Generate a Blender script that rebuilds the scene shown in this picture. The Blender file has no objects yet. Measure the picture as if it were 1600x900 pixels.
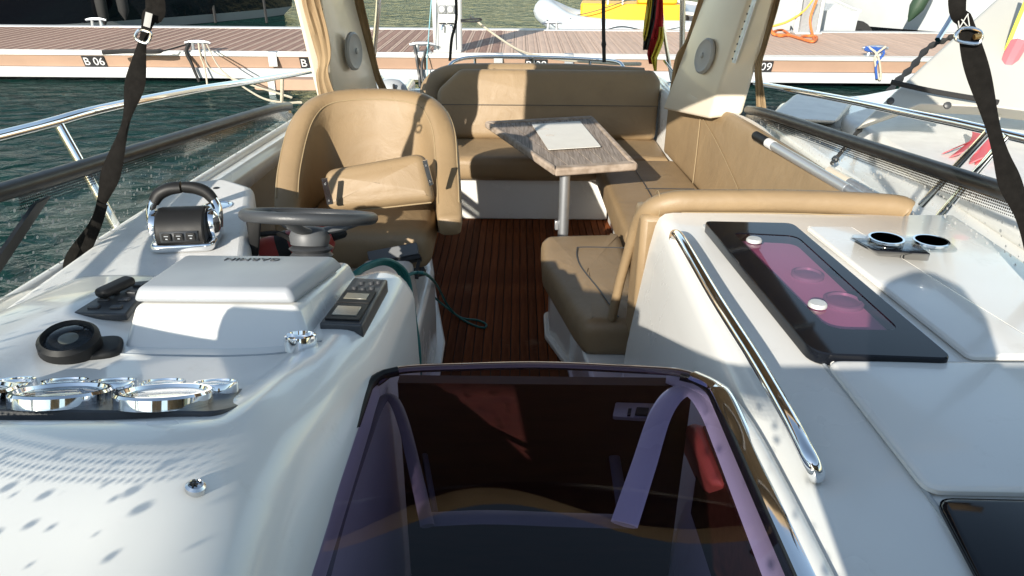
import bpy, bmesh, math, random
from mathutils import Vector, Matrix
random.seed(7)
R = math.radians
S = bpy.context.scene
COL = S.collection
# ------------------------------------------------------------------ camera
FPX, CAMH = 1155.0, 1.7
_t = math.tan(R(.55))
Yc = Vector((12/FPX, 547/FPX, -1.0))
Xc = Vector((1, -_t, Yc.x - Yc.y*_t))
Yc.normalize(); Xc.normalize(); Zc = Xc.cross(Yc)
W2C = Matrix((Xc, Yc, Zc)).transposed()
C2W = W2C.transposed()
CAM = Vector((0, 0, CAMH))
cd = bpy.data.cameras.new('camera'); co = bpy.data.objects.new('camera', cd); COL.objects.link(co)
cd.sensor_width = 36; cd.lens = FPX/1600*36; cd.clip_start = .02; cd.clip_end = 3000
co.matrix_world = Matrix.Translation(CAM) @ C2W.to_4x4()
S.camera = co
# ------------------------------------------------------------------ light
SUN_EL, SUN_AZ = 21.5, 24.5      # azimuth: how far the light's travel turns from +Y to +X
w = bpy.data.worlds.new('World'); S.world = w; w.use_nodes = True
nt = w.node_tree; bg = nt.nodes['Background']
sky = nt.nodes.new('ShaderNodeTexSky'); sky.sky_type = 'NISHITA'; sky.sun_disc = False
sky.sun_elevation = R(SUN_EL); sky.sun_rotation = R(180+SUN_AZ); sky.air_density = 1.0; sky.dust_density = .15; sky.ozone_density = 1.0
wt = nt.nodes.new('ShaderNodeMix'); wt.data_type = 'RGBA'; wt.blend_type = 'MULTIPLY'; wt.inputs[0].default_value = 1; wt.inputs[7].default_value = (1.12, 1.0, .86, 1)
nt.links.new(sky.outputs[0], wt.inputs[6]); nt.links.new(wt.outputs[2], bg.inputs[0]); bg.inputs[1].default_value = .14
sl = bpy.data.lights.new('sun', 'SUN'); so = bpy.data.objects.new('sun', sl); COL.objects.link(so)
sl.energy = 4.3; sl.angle = R(.5); sl.color = (1, .93, .82)
sd = Vector((math.sin(R(SUN_AZ))*math.cos(R(SUN_EL)), math.cos(R(SUN_AZ))*math.cos(R(SUN_EL)), -math.sin(R(SUN_EL))))
so.rotation_euler = sd.to_track_quat('-Z', 'Y').to_euler(); so.location = (-8, -16, 10)
S.view_settings.view_transform = 'Standard'; S.view_settings.look = 'None'
S.view_settings.exposure = .9; S.view_settings.gamma = 1.0; S.view_settings.use_curve_mapping = False
S.render.engine = 'CYCLES'
try:
    S.cycles.max_bounces = 10; S.cycles.transparent_max_bounces = 16; S.cycles.caustics_reflective = False; S.cycles.caustics_refractive = False
except Exception: pass
# ------------------------------------------------------------------ pixel helpers (photo pixel -> point on a plane)
def ray(x, y): return C2W @ Vector(((x-800)/FPX, (450-y)/FPX, -1.0))
def PZ(x, y, z): d = ray(x, y); return CAM + d*((z-CAMH)/d.z)
def PY(x, y, Y): d = ray(x, y); return CAM + d*(Y/d.y)
def PX(x, y, X): d = ray(x, y); return CAM + d*(X/d.x)
V = Vector
# ------------------------------------------------------------------ materials
MATS = {}
def mat(name, col, rough=.5, metal=0, var=0, vscale=6, bump=0, bscale=200, coat=0, col2=None, spec=.5, aniso=None, detail=4, rnd=0, sss=0, bump2=0, wear=None):
    m = bpy.data.materials.new(name); m.use_nodes = True; n = m.node_tree.nodes; l = m.node_tree.links
    b = n['Principled BSDF']; b.inputs['Roughness'].default_value = rough; b.inputs['Metallic'].default_value = metal
    b.inputs['Coat Weight'].default_value = coat; b.inputs['Coat Roughness'].default_value = .06
    b.inputs['Specular IOR Level'].default_value = spec
    b.inputs['Base Color'].default_value = (*col, 1)
    tc = n.new('ShaderNodeTexCoord')
    last = None
    if var or col2:
        mp = n.new('ShaderNodeMapping'); l.new(tc.outputs['Object'], mp.inputs[0])
        if aniso: mp.inputs['Scale'].default_value = aniso
        nz = n.new('ShaderNodeTexNoise'); nz.inputs['Scale'].default_value = vscale; nz.inputs['Detail'].default_value = detail
        l.new(mp.outputs[0], nz.inputs['Vector'])
        mx = n.new('ShaderNodeMix'); mx.data_type = 'RGBA'
        c2 = col2 or tuple(c*(1-var) for c in col)
        mx.inputs[6].default_value = (*col, 1); mx.inputs[7].default_value = (*c2, 1)
        rp = n.new('ShaderNodeMapRange'); rp.inputs[1].default_value = .35; rp.inputs[2].default_value = .68
        l.new(nz.outputs[0], rp.inputs[0]); l.new(rp.outputs[0], mx.inputs[0]); last = mx.outputs[2]
        mr = n.new('ShaderNodeMapRange'); mr.inputs[3].default_value = rough*.85; mr.inputs[4].default_value = min(1, rough*1.25)
        l.new(nz.outputs[0], mr.inputs[0]); l.new(mr.outputs[0], b.inputs['Roughness'])
    if rnd:
        oi = n.new('ShaderNodeObjectInfo'); hv = n.new('ShaderNodeHueSaturation')
        mr2 = n.new('ShaderNodeMapRange'); mr2.inputs[3].default_value = 1-rnd; mr2.inputs[4].default_value = 1+rnd
        l.new(oi.outputs['Random'], mr2.inputs[0]); l.new(mr2.outputs[0], hv.inputs['Value'])
        if last: l.new(last, hv.inputs['Color'])
        else: hv.inputs['Color'].default_value = (*col, 1)
        last = hv.outputs[0]
    if last: l.new(last, b.inputs['Base Color'])
    if bump:
        nb = n.new('ShaderNodeTexNoise'); nb.inputs['Scale'].default_value = bscale; nb.inputs['Detail'].default_value = 3
        if aniso:
            mp2 = n.new('ShaderNodeMapping'); mp2.inputs['Scale'].default_value = aniso
            l.new(tc.outputs['Object'], mp2.inputs[0]); l.new(mp2.outputs[0], nb.inputs['Vector'])
        else: l.new(tc.outputs['Object'], nb.inputs['Vector'])
        bp = n.new('ShaderNodeBump'); bp.inputs['Strength'].default_value = bump; bp.inputs['Distance'].default_value = .002
        l.new(nb.outputs[0], bp.inputs['Height']); l.new(bp.outputs[0], b.inputs['Normal'])
        if bump2:
            n2 = n.new('ShaderNodeTexNoise'); n2.inputs['Scale'].default_value = 7; n2.inputs['Detail'].default_value = 4; n2.inputs['Distortion'].default_value = 1.2; l.new(tc.outputs['Object'], n2.inputs['Vector'])
            b2n = n.new('ShaderNodeBump'); b2n.inputs['Strength'].default_value = bump2; b2n.inputs['Distance'].default_value = .02
            l.new(n2.outputs[0], b2n.inputs['Height']); l.new(b2n.outputs[0], bp.inputs['Normal'])
    if wear:
        gp = n.new('ShaderNodeNewGeometry'); n3 = n.new('ShaderNodeTexNoise'); n3.inputs['Scale'].default_value = wear[1]; n3.inputs['Detail'].default_value = 6; n3.inputs['Roughness'].default_value = .7; l.new(gp.outputs['Position'], n3.inputs['Vector'])
        m3 = n.new('ShaderNodeMapRange'); m3.inputs[1].default_value = wear[2]; m3.inputs[2].default_value = wear[2]+.16; m3.inputs[4].default_value = wear[3]; l.new(n3.outputs[0], m3.inputs[0])
        mw = n.new('ShaderNodeMix'); mw.data_type = 'RGBA'; l.new(m3.outputs[0], mw.inputs[0]); mw.inputs[7].default_value = (*wear[0], 1)
        if last: l.new(last, mw.inputs[6])
        else: mw.inputs[6].default_value = (*col, 1)
        l.new(mw.outputs[2], b.inputs['Base Color'])
    MATS[name] = m; return m
M = {}
M['gel'] = mat('gelcoat', (.78, .77, .73), .25, var=.05, vscale=3, coat=.35, wear=((.60, .58, .53), 9, .60, .5))
M['gel2'] = mat('gelcoat_matt', (.74, .73, .70), .45, var=.10, vscale=9, bump=.4, bscale=300, wear=((.50, .48, .43), 40, .60, .6))
M['shadegel'] = mat('shaded_gelcoat', (.13, .12, .12), .5, var=.2, vscale=9)  # white gelcoat darkened to paint in the shade below the hatch
M['gelcream'] = mat('gelcoat_cream', (.68, .60, .48), .3, var=.06, vscale=4, coat=.3)
M['vinyl'] = mat('tan_vinyl', (.285, .198, .108), .48, var=.10, vscale=5, bump=.35, bscale=420, bump2=.22, wear=((.21, .14, .075), 3.5, .56, .5))
M['stitch'] = mat('stitching', (.31, .23, .13), .7)
M['chrome'] = mat('chrome', (.86, .87, .88), .06, 1)
M['steel'] = mat('stainless_steel', (.72, .73, .74), .18, 1, var=.1, vscale=30)
M['alu'] = mat('brushed_aluminium', (.55, .57, .59), .42, .85, var=.15, vscale=25)
M['galv'] = mat('grey_tube', (.34, .36, .39), .36, .5, var=.22, vscale=40)
M['black'] = mat('black_plastic', (.012, .012, .012), .5, var=.2, vscale=30, spec=.3)
M['rubber'] = mat('dark_grey_rubber', (.045, .048, .052), .42, bump=.3, bscale=300)
M['tubeblack'] = mat('black_rail', (.014, .014, .015), .38, var=.3, vscale=25)
M['glossblack'] = mat('gloss_black_glass', (.006, .007, .01), .05, spec=.3)
M['strap'] = mat('black_webbing', (.010, .009, .008), .9, spec=.1, var=.3, vscale=60, bump=.6, bscale=500)
M['greyplastic'] = mat('grey_plastic', (.34, .36, .38), .38, var=.05, vscale=10)
M['panel'] = mat('dark_grey_panel', (.05, .052, .055), .4, var=.35, vscale=22)
M['canvas'] = mat('tan_canvas', (.30, .21, .115), .85, var=.18, vscale=7, bump=.5, bscale=350)
M['teak'] = mat('teak_strip', (.16, .042, .009), .75, spec=.15, col2=(.09, .024, .006), vscale=9, bump=.3, bscale=60, aniso=(6, .6, 6), rnd=.35, wear=((.26, .15, .10), 2.6, .60, .55))
M['caulk'] = mat('black_caulk', (.008, .007, .006), .7)
M['tableteak'] = mat('weathered_teak', (.36, .30, .25), .75, col2=(.16, .125, .10), vscale=14, bump=.6, bscale=70, aniso=(9, .45, 9), detail=5)
M['tableedge'] = mat('weathered_teak_edge', (.42, .34, .27), .7, col2=(.25, .19, .14), vscale=22, bump=.4, bscale=80, detail=6)
M['paper'] = mat('white_sheet', (.74, .72, .66), .7, var=.05, vscale=10)
M['board'] = mat('new_decking', (.56, .40, .30), .75, var=.16, vscale=3, bump=.3, bscale=30, aniso=(4, .6, 4), rnd=.07)
M['boardold'] = mat('worn_decking', (.33, .19, .135), .75, var=.25, vscale=4, bump=.3, bscale=30, aniso=(4, .6, 4), rnd=.10)
M['boardedge'] = mat('decking_groove_light', (.56, .39, .29), .75, var=.2, vscale=5)  # paler edge strips paint in the light and shade of board grooves
M['fascia'] = mat('fascia_board', (.44, .29, .205), .7, var=.12, vscale=2)
M['whitepaint'] = mat('white_painted_beam', (.52, .54, .56), .5, var=.15, vscale=2.5)
M['hullwhite'] = mat('white_hull', (.46, .48, .48), .3, var=.12, vscale=1.5)
M['plate'] = mat('number_plate', (.03, .03, .032), .5)
M['white'] = mat('white_lettering', (.78, .78, .78), .6)
M['darktext'] = mat('dark_lettering', (.03, .035, .04), .5)
M['rope'] = mat('cream_rope', (.58, .52, .40), .85, var=.35, vscale=90, bump=.8, bscale=160)
M['ropeblack'] = mat('black_rope', (.02, .02, .02), .85, bump=.8, bscale=160)
M['ropeblue'] = mat('blue_rope', (.03, .10, .38), .85, var=.3, vscale=90)
M['teal'] = mat('teal_cord', (.012, .13, .12), .5, var=.2, vscale=60)
M['orange'] = mat('orange_rope', (.75, .20, .05), .7, var=.2, vscale=50)
M['yellowrope'] = mat('yellow_rope', (.72, .42, .06), .7, var=.2, vscale=50)
M['red'] = mat('red_paint', (.30, .025, .02), .4)
M['yellow'] = mat('yellow_panel', (.85, .45, .02), .45)
M['tube'] = mat('inflatable_fabric', (.50, .55, .58), .5, var=.08, vscale=4)
M['navy'] = mat('black_hull_paint', (.006, .007, .010), .12, coat=.5)
M['hullgrey'] = mat('grey_hull', (.40, .42, .43), .35, var=.1, vscale=2)
M['flagblack'] = mat('flag_black', (.02, .02, .02), .8); M['flagred'] = mat('flag_red', (.42, .02, .025), .8); M['flagyellow'] = mat('flag_yellow', (.62, .50, .05), .8)
M['pink'] = mat('pink_ribbon', (.70, .16, .18), .6)
M['lime'] = mat('yellow_strip', (.75, .72, .08), .6)
M['wood'] = mat('mahogany', (.06, .019, .009), .35, col2=(.038, .012, .006), vscale=8, aniso=(1, 6, 6))
M['redsofa'] = mat('red_brown_leather', (.36, .075, .045), .5)
M['tray'] = mat('steel_tray', (.72, .62, .66), .6)
M['lcd'] = mat('lcd', (.17, .165, .13), .2)
M['dial'] = mat('dial_face', (.02, .022, .028), .4)
M['fendergreen'] = mat('green_fender', (.03, .06, .035), .5)
def pane(name, tint, fres=1.45, rough=.02, tmul=1.0, dots=False, drops=0):
    m = bpy.data.materials.new(name); m.use_nodes = True; n = m.node_tree.nodes; l = m.node_tree.links
    n.remove(n['Principled BSDF']); out = n['Material Output']
    tr = n.new('ShaderNodeBsdfTransparent'); tr.inputs[0].default_value = (*tint, 1)
    gl = n.new('ShaderNodeBsdfGlossy'); gl.inputs['Roughness'].default_value = rough; gl.inputs[0].default_value = (1, 1, 1, 1)
    ge = n.new('ShaderNodeNewGeometry'); dp = n.new('ShaderNodeVectorMath'); dp.operation = 'DOT_PRODUCT'; l.new(ge.outputs['Normal'], dp.inputs[0]); l.new(ge.outputs['Incoming'], dp.inputs[1])
    ab = n.new('ShaderNodeMath'); ab.operation = 'ABSOLUTE'; l.new(dp.outputs['Value'], ab.inputs[0])
    om = n.new('ShaderNodeMath'); om.operation = 'SUBTRACT'; om.inputs[0].default_value = 1; l.new(ab.outputs[0], om.inputs[1])
    pw_ = n.new('ShaderNodeMath'); pw_.operation = 'POWER'; pw_.inputs[1].default_value = 5; l.new(om.outputs[0], pw_.inputs[0])
    f0 = ((fres-1)/(fres+1))**2
    fr = n.new('ShaderNodeMath'); fr.operation = 'MULTIPLY_ADD'; fr.inputs[1].default_value = 1-f0; fr.inputs[2].default_value = f0; l.new(pw_.outputs[0], fr.inputs[0])
    mx = n.new('ShaderNodeMixShader'); l.new(fr.outputs[0], mx.inputs[0]); l.new(tr.outputs[0], mx.inputs[1]); l.new(gl.outputs[0], mx.inputs[2])
    last = mx.outputs[0]
    uv = n.new('ShaderNodeUVMap')
    if drops:
        vo = n.new('ShaderNodeTexVoronoi'); vo.voronoi_dimensions = '2D'; vo.inputs['Scale'].default_value = drops; vo.inputs['Randomness'].default_value = 1
        l.new(uv.outputs[0], vo.inputs['Vector'])
        cw = n.new('ShaderNodeSeparateColor'); l.new(vo.outputs['Color'], cw.inputs[0])
        th = n.new('ShaderNodeMath'); th.operation = 'MULTIPLY'; th.inputs[1].default_value = .36; l.new(cw.outputs[0], th.inputs[0])
        th2 = n.new('ShaderNodeMath'); th2.operation = 'SUBTRACT'; th2.inputs[1].default_value = .10; l.new(th.outputs[0], th2.inputs[0])
        lt = n.new('ShaderNodeMath'); lt.operation = 'LESS_THAN'; l.new(vo.outputs['Distance'], lt.inputs[0]); l.new(th2.outputs[0], lt.inputs[1])
        mu = n.new('ShaderNodeMath'); mu.operation = 'MULTIPLY'; mu.inputs[1].default_value = .8; l.new(lt.outputs[0], mu.inputs[0])
        df = n.new('ShaderNodeBsdfDiffuse'); df.inputs[0].default_value = (.6, .6, .58, 1)
        m2 = n.new('ShaderNodeMixShader'); l.new(mu.outputs[0], m2.inputs[0]); l.new(last, m2.inputs[1]); l.new(df.outputs[0], m2.inputs[2]); last = m2.outputs[0]
    if dots:
        sp = n.new('ShaderNodeSeparateXYZ'); l.new(uv.outputs[0], sp.inputs[0])
        def math_(op, a, b=None, c=None):
            q = n.new('ShaderNodeMath'); q.operation = op
            for i, z in enumerate((a, b, c)):
                if z is None: continue
                if isinstance(z, (int, float)): q.inputs[i].default_value = z
                else: l.new(z, q.inputs[i])
            return q.outputs[0]
        u, v = sp.outputs[0], sp.outputs[1]
        pit = .0082
        row = math_('FLOOR', math_('DIVIDE', v, pit))
        uo = math_('ADD', math_('DIVIDE', u, pit), math_('MULTIPLY', row, .5))
        du = math_('SUBTRACT', math_('FRACT', uo), .5); dv = math_('SUBTRACT', math_('FRACT', math_('DIVIDE', v, pit)), .5)
        d = math_('SQRT', math_('ADD', math_('MULTIPLY', du, du), math_('MULTIPLY', dv, dv)))
        rad = math_('SUBTRACT', .54, math_('MULTIPLY', math_('SUBTRACT', v, .024), 6.0))
        dot = math_('LESS_THAN', d, rad)
        inb = math_('LESS_THAN', v, .0656)
        full = math_('LESS_THAN', v, .024)
        inb = math_('MULTIPLY', inb, math_('SUBTRACT', 1.0, math_('MULTIPLY', math_('GREATER_THAN', u, CORNER[0]), math_('LESS_THAN', u, CORNER[1]))))
        msk = math_('MAXIMUM', full, math_('MULTIPLY', dot, inb))
        bk = n.new('ShaderNodeBsdfPrincipled'); bk.inputs['Base Color'].default_value = (.02, .02, .02, 1); bk.inputs['Roughness'].default_value = .15
        m3 = n.new('ShaderNodeMixShader'); l.new(msk, m3.inputs[0]); l.new(last, m3.inputs[1]); l.new(bk.outputs[0], m3.inputs[2]); last = m3.outputs[0]
    l.new(last, out.inputs[0]); MATS[name] = m; return m
CORNER = (2.2, 3.6)
M['screen'] = pane('windscreen_glass', (.93, .95, .94), dots=True, drops=40)
M['acrylic'] = pane('purple_tinted_acrylic', (.56, .50, .66), fres=1.37, rough=.015)
M['pinkpane'] = pane('pink_tinted_glass', (.60, .34, .46), fres=1.5)
M['lens'] = pane('clear_lens', (.9, .92, .93), fres=1.3)
# water
def water_mat():
    m = bpy.data.materials.new('water'); m.use_nodes = True; n = m.node_tree.nodes; l = m.node_tree.links
    b = n['Principled BSDF']; b.inputs['Base Color'].default_value = (.005, .025, .021, 1); b.inputs['Specular IOR Level'].default_value = 0; b.inputs['Roughness'].default_value = .6
    gl = n.new('ShaderNodeBsdfGlossy'); gl.inputs['Roughness'].default_value = .07; gl.inputs[0].default_value = (.80, .92, .92, 1)
    lw = n.new('ShaderNodeFresnel'); lw.inputs[0].default_value = 1.33
    mu = n.new('ShaderNodeMath'); mu.operation = 'MULTIPLY'; mu.inputs[1].default_value = .42; l.new(lw.outputs[0], mu.inputs[0])
    ms = n.new('ShaderNodeMixShader'); l.new(mu.outputs[0], ms.inputs[0]); l.new(b.outputs[0], ms.inputs[1]); l.new(gl.outputs[0], ms.inputs[2]); l.new(ms.outputs[0], n['Material Output'].inputs[0])
    tc = n.new('ShaderNodeTexCoord'); mp = n.new('ShaderNodeMapping'); mp.inputs['Scale'].default_value = (1, 1.5, 1); l.new(tc.outputs['Object'], mp.inputs[0])
    a = n.new('ShaderNodeTexNoise'); a.inputs['Scale'].default_value = 3.2; a.inputs['Detail'].default_value = 5; a.inputs['Distortion'].default_value = .7; l.new(mp.outputs[0], a.inputs['Vector'])
    c = n.new('ShaderNodeTexNoise'); c.inputs['Scale'].default_value = .8; c.inputs['Detail'].default_value = 2; l.new(mp.outputs[0], c.inputs['Vector'])
    ad = n.new('ShaderNodeMath'); ad.operation = 'MULTIPLY_ADD'; ad.inputs[1].default_value = 1.6; l.new(c.outputs[0], ad.inputs[0]); l.new(a.outputs[0], ad.inputs[2])
    bp = n.new('ShaderNodeBump'); bp.inputs['Strength'].default_value = .8; bp.inputs['Distance'].default_value = .14; l.new(ad.outputs[0], bp.inputs['Height']); l.new(bp.outputs[0], b.inputs['Normal']); l.new(bp.outputs[0], gl.inputs['Normal']); l.new(bp.outputs[0], lw.inputs['Normal'])
    return m
M['water'] = water_mat()
# ------------------------------------------------------------------ mesh helpers
class MB:
    def __init__(s): s.v = []; s.f = []; s.uv = None
    def add(s, v, f):
        o = len(s.v); s.v += [V(p) for p in v]; s.f += [tuple(i+o for i in q) for q in f]; return s
    def box(s, c, d, mtx=None):
        x, y, z = (k/2 for k in d); c = V(c)
        vs = [V((a*x, b*y, e*z)) for a in (-1, 1) for b in (-1, 1) for e in (-1, 1)]
        if mtx: vs = [mtx.to_3x3() @ p for p in vs]
        return s.add([p+c for p in vs], [(0, 1, 3, 2), (4, 6, 7, 5), (0, 4, 5, 1), (2, 3, 7, 6), (0, 2, 6, 4), (1, 5, 7, 3)])
    def hexa(s, b, t):      # 4 bottom, 4 top, ccw
        return s.add(list(b)+list(t), [(3, 2, 1, 0), (4, 5, 6, 7)]+[(i, (i+1) % 4, 4+(i+1) % 4, 4+i) for i in range(4)])
    def prism(s, o, z0, z1, mtx=None):
        n = len(o); vs = [V((p[0], p[1], z0)) for p in o]+[V((p[0], p[1], z1)) for p in o]
        if mtx: vs = [mtx @ p for p in vs]
        return s.add(vs, [tuple(reversed(range(n))), tuple(range(n, 2*n))]+[(i, (i+1) % n, n+(i+1) % n, n+i) for i in range(n)])
    def loft(s, rings, closed=True, caps=True):
        n = len(rings[0]); vs = [p for r in rings for p in r]; fs = []
        for i in range(len(rings)-1):
            for j in range(n if closed else n-1):
                k = (j+1) % n; fs.append((i*n+j, i*n+k, (i+1)*n+k, (i+1)*n+j))
        if closed and caps: fs += [tuple(reversed(range(n))), tuple(range((len(rings)-1)*n, len(rings)*n))]
        return s.add(vs, fs)
    def tube(s, pts, r, seg=10, n=6, closed=False, flat=None, caps=True):
        P = cat(pts, n, closed) if n > 1 else [V(p) for p in pts]
        rr = r if callable(r) else (lambda t: r)
        N = len(P); rings = []; prev = None
        for i, p in enumerate(P):
            a = P[(i-1) % N] if (closed or i > 0) else p; b = P[(i+1) % N] if (closed or i < N-1) else p
            t = (b-a).normalized()
            if prev is None: nrm = t.orthogonal().normalized() if flat is None else (V(flat)-t*V(flat).dot(t)).normalized()
            else: nrm = (prev - t*prev.dot(t)).normalized()
            prev = nrm; bn = t.cross(nrm); q = rr(i/(N-1))
            qa, qb = q if isinstance(q, tuple) else (q, q)
            rings.append([p+nrm*(qa*math.cos(2*math.pi*k/seg))+bn*(qb*math.sin(2*math.pi*k/seg)) for k in range(seg)])
        if closed: rings.append(rings[0]); return s.loft(rings, True, False)
        return s.loft(rings, True, caps)
    def lathe(s, prof, seg=24, mtx=None):
        rings = []
        for (r, z) in prof:
            rg = [V((r*math.cos(2*math.pi*k/seg), r*math.sin(2*math.pi*k/seg), z)) for k in range(seg)]
            rings.append([mtx @ p for p in rg] if mtx else rg)
        return s.loft(rings, True, True)
    def pad(s, o, h, r, mtx, crown=0, seg=4):
        o = [V((p[0], p[1])) for p in o]; n = len(o)
        ar = sum(o[i].x*o[(i+1) % n].y-o[(i+1) % n].x*o[i].y for i in range(n))
        if ar < 0: o.reverse()
        nr = []
        for i in range(n):
            e1 = (o[i]-o[i-1]).normalized(); e2 = (o[(i+1) % n]-o[i]).normalized(); t = (e1+e2)
            t = t.normalized() if t.length > 1e-6 else e1
            k = 1/max(.5, math.sqrt(max(.01, (1+e1.dot(e2))/2)))
            nr.append(V((-t.y, t.x))*k)
        rings = []
        def ring(ins, z): rings.append([mtx @ V((o[i].x+nr[i].x*ins, o[i].y+nr[i].y*ins, z)) for i in range(n)])
        for k in range(seg+1):
            a = math.pi/2*k/seg; ring(r*(1-math.sin(a)), r*(1-math.cos(a)))
        for k in range(seg+1):
            a = math.pi/2*k/seg; ring(r*(1-math.cos(a)), h-r*(1-math.sin(a)))
        if crown:
            c = sum(o, V((0, 0)))/n
            for fr in (.72, .4, .1):
                z = h+crown*(1-fr*fr)
                rings.append([mtx @ V((c.x+(o[i].x+nr[i].x*r-c.x)*fr, c.y+(o[i].y+nr[i].y*r-c.y)*fr, z)) for i in range(n)])
        return s.loft(rings, True, True)
    def grid(s, rows, uv=None):
        n = len(rows[0]); fs = [(i*n+j, i*n+j+1, (i+1)*n+j+1, (i+1)*n+j) for i in range(len(rows)-1) for j in range(n-1)]
        if uv is not None: s.uv = (s.uv or []) + [p for r in uv for p in r]
        return s.add([p for r in rows for p in r], fs)
def cat(pts, n=6, closed=False):
    P = [V(p) for p in pts]; N = len(P); out = []
    if N == 2 and not closed: return [P[0].lerp(P[1], k/n) for k in range(n+1)]
    for i in range(N if closed else N-1):
        p1, p2 = P[i], P[(i+1) % N]
        p0 = P[(i-1) % N] if (closed or i > 0) else p1*2-p2
        p3 = P[(i+2) % N] if (closed or i+2 < N) else p2*2-p1
        for k in range(n):
            t = k/n
            out.append(.5*((2*p1)+(p2-p0)*t+(2*p0-5*p1+4*p2-p3)*t*t+(3*p1-p0-3*p2+p3)*t**3))
    if not closed: out.append(P[-1])
    return out
def rnd(pts, r, n=5):
    P = [V((p[0], p[1])) for p in pts]; out = []; N = len(P)
    for i in range(N):
        a, p, b = P[i-1], P[i], P[(i+1) % N]
        rr = r[i] if isinstance(r, (list, tuple)) else r
        da, db = (a-p), (b-p); la, lb = da.length, db.length; da.normalize(); db.normalize()
        if rr <= 0: out.append(p); continue
        ang = math.acos(max(-1, min(1, da.dot(db)))); d = min(rr/max(.05, math.tan(ang/2)), la*.48, lb*.48)
        s0, s1 = p+da*d, p+db*d
        for k in range(n+1):
            t = k/n; out.append(s0*(1-t)**2+p*2*t*(1-t)+s1*t*t)
    return out
def frame(o, x, y):
    x = V(x).normalized(); y = V(y); z = x.cross(y).normalized(); y = z.cross(x)
    m = Matrix((x, y, z)).transposed().to_4x4(); m.translation = V(o); return m
def xy(z=0): return Matrix.Translation((0, 0, z))
ORG = {}
def tagl(o, label, cat, group=None):
    o['label'] = label; o['category'] = cat
    if group: o['group'] = group
    return o
def thing(name, label, cat, loc=(0, 0, 0), group=None):
    o = bpy.data.objects.new(name, None); COL.objects.link(o); o.location = loc; o.empty_display_size = .1
    ORG[o.name] = V(loc); return tagl(o, label, cat, group)
def obj(name, mb, m, parent=None, smooth=38, bevel=0, bseg=2, solid=0, sub=0, kind=None, org=None):
    me = bpy.data.meshes.new(name)
    base = V((0, 0, 0))
    if parent is not None: base = ORG[parent.name]
    elif org is not None: base = V(org)
    vv = [p-base for p in mb.v]
    me.from_pydata([tuple(p) for p in vv], [], mb.f)
    if mb.uv:
        ul = me.uv_layers.new(name='UVMap')
        for lp in me.loops: ul.data[lp.index].uv = mb.uv[lp.vertex_index]
    bm = bmesh.new(); bm.from_mesh(me); bmesh.ops.recalc_face_normals(bm, faces=bm.faces); bm.to_mesh(me); bm.free()
    me.materials.append(m if isinstance(m, bpy.types.Material) else M[m])
    if smooth:
        for p in me.polygons: p.use_smooth = True
        me.set_sharp_from_angle(angle=R(smooth))
    o = bpy.data.objects.new(name, me); COL.objects.link(o)
    if parent is not None: o.parent = parent
    else: o.location = base
    ORG[o.name] = base
    if solid:
        q = o.modifiers.new('s', 'SOLIDIFY'); q.thickness = solid; q.offset = -1 if solid > 0 else -1
    if bevel:
        q = o.modifiers.new('b', 'BEVEL'); q.width = bevel; q.segments = bseg; q.limit_method = 'ANGLE'; q.angle_limit = R(35); q.harden_normals = False
        for p in me.polygons: p.use_smooth = True
        me.set_sharp_from_angle(angle=R(80))
    if sub:
        q = o.modifiers.new('u', 'SUBSURF'); q.levels = sub; q.render_levels = sub
        for p in me.polygons: p.use_smooth = True
    if kind: o['kind'] = kind
    return o
def text(name, body, size, mtx, m, parent, ext=.001, shear=0, spacing=1.0):
    cu = bpy.data.curves.new(name, 'FONT'); cu.body = body; cu.size = size; cu.align_x = 'CENTER'; cu.align_y = 'CENTER'; cu.extrude = ext; cu.shear = shear; cu.space_character = spacing
    t = bpy.data.objects.new('tmp', cu); COL.objects.link(t)
    dg = bpy.context.evaluated_depsgraph_get(); me = bpy.data.meshes.new_from_object(t.evaluated_get(dg))
    bpy.data.objects.remove(t); me.materials.clear(); me.materials.append(M[m])
    base = ORG[parent.name] if parent else V((0, 0, 0))
    me.transform(Matrix.Translation(-base) @ mtx); me.name = name
    o = bpy.data.objects.new(name, me); COL.objects.link(o); o.parent = parent; ORG[o.name] = base
    return o
def copy_tree(o, parent=None):
    c = o.copy(); COL.objects.link(c)
    ORG[c.name] = ORG[o.name]
    if parent is not None: c.parent = parent
    for ch in list(o.children): copy_tree(ch, c)
    return c
def rot(z=0, x=0, y=0): return Matrix.Rotation(z, 4, 'Z') @ Matrix.Rotation(y, 4, 'Y') @ Matrix.Rotation(x, 4, 'X')
def T(p): return Matrix.Translation(V(p))
def align(p, n):
    return T(p) @ V(n).to_track_quat('Z', 'Y').to_matrix().to_4x4()

# ================================================================== SETTING: water
ZW, ZP = -.30, .15
wm = MB().add([(-900, -200, ZW), (900, -200, ZW), (900, 1600, ZW), (-900, 1600, ZW)], [(0, 1, 2, 3)])
obj('water', wm, 'water', kind='structure', smooth=0)
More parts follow.
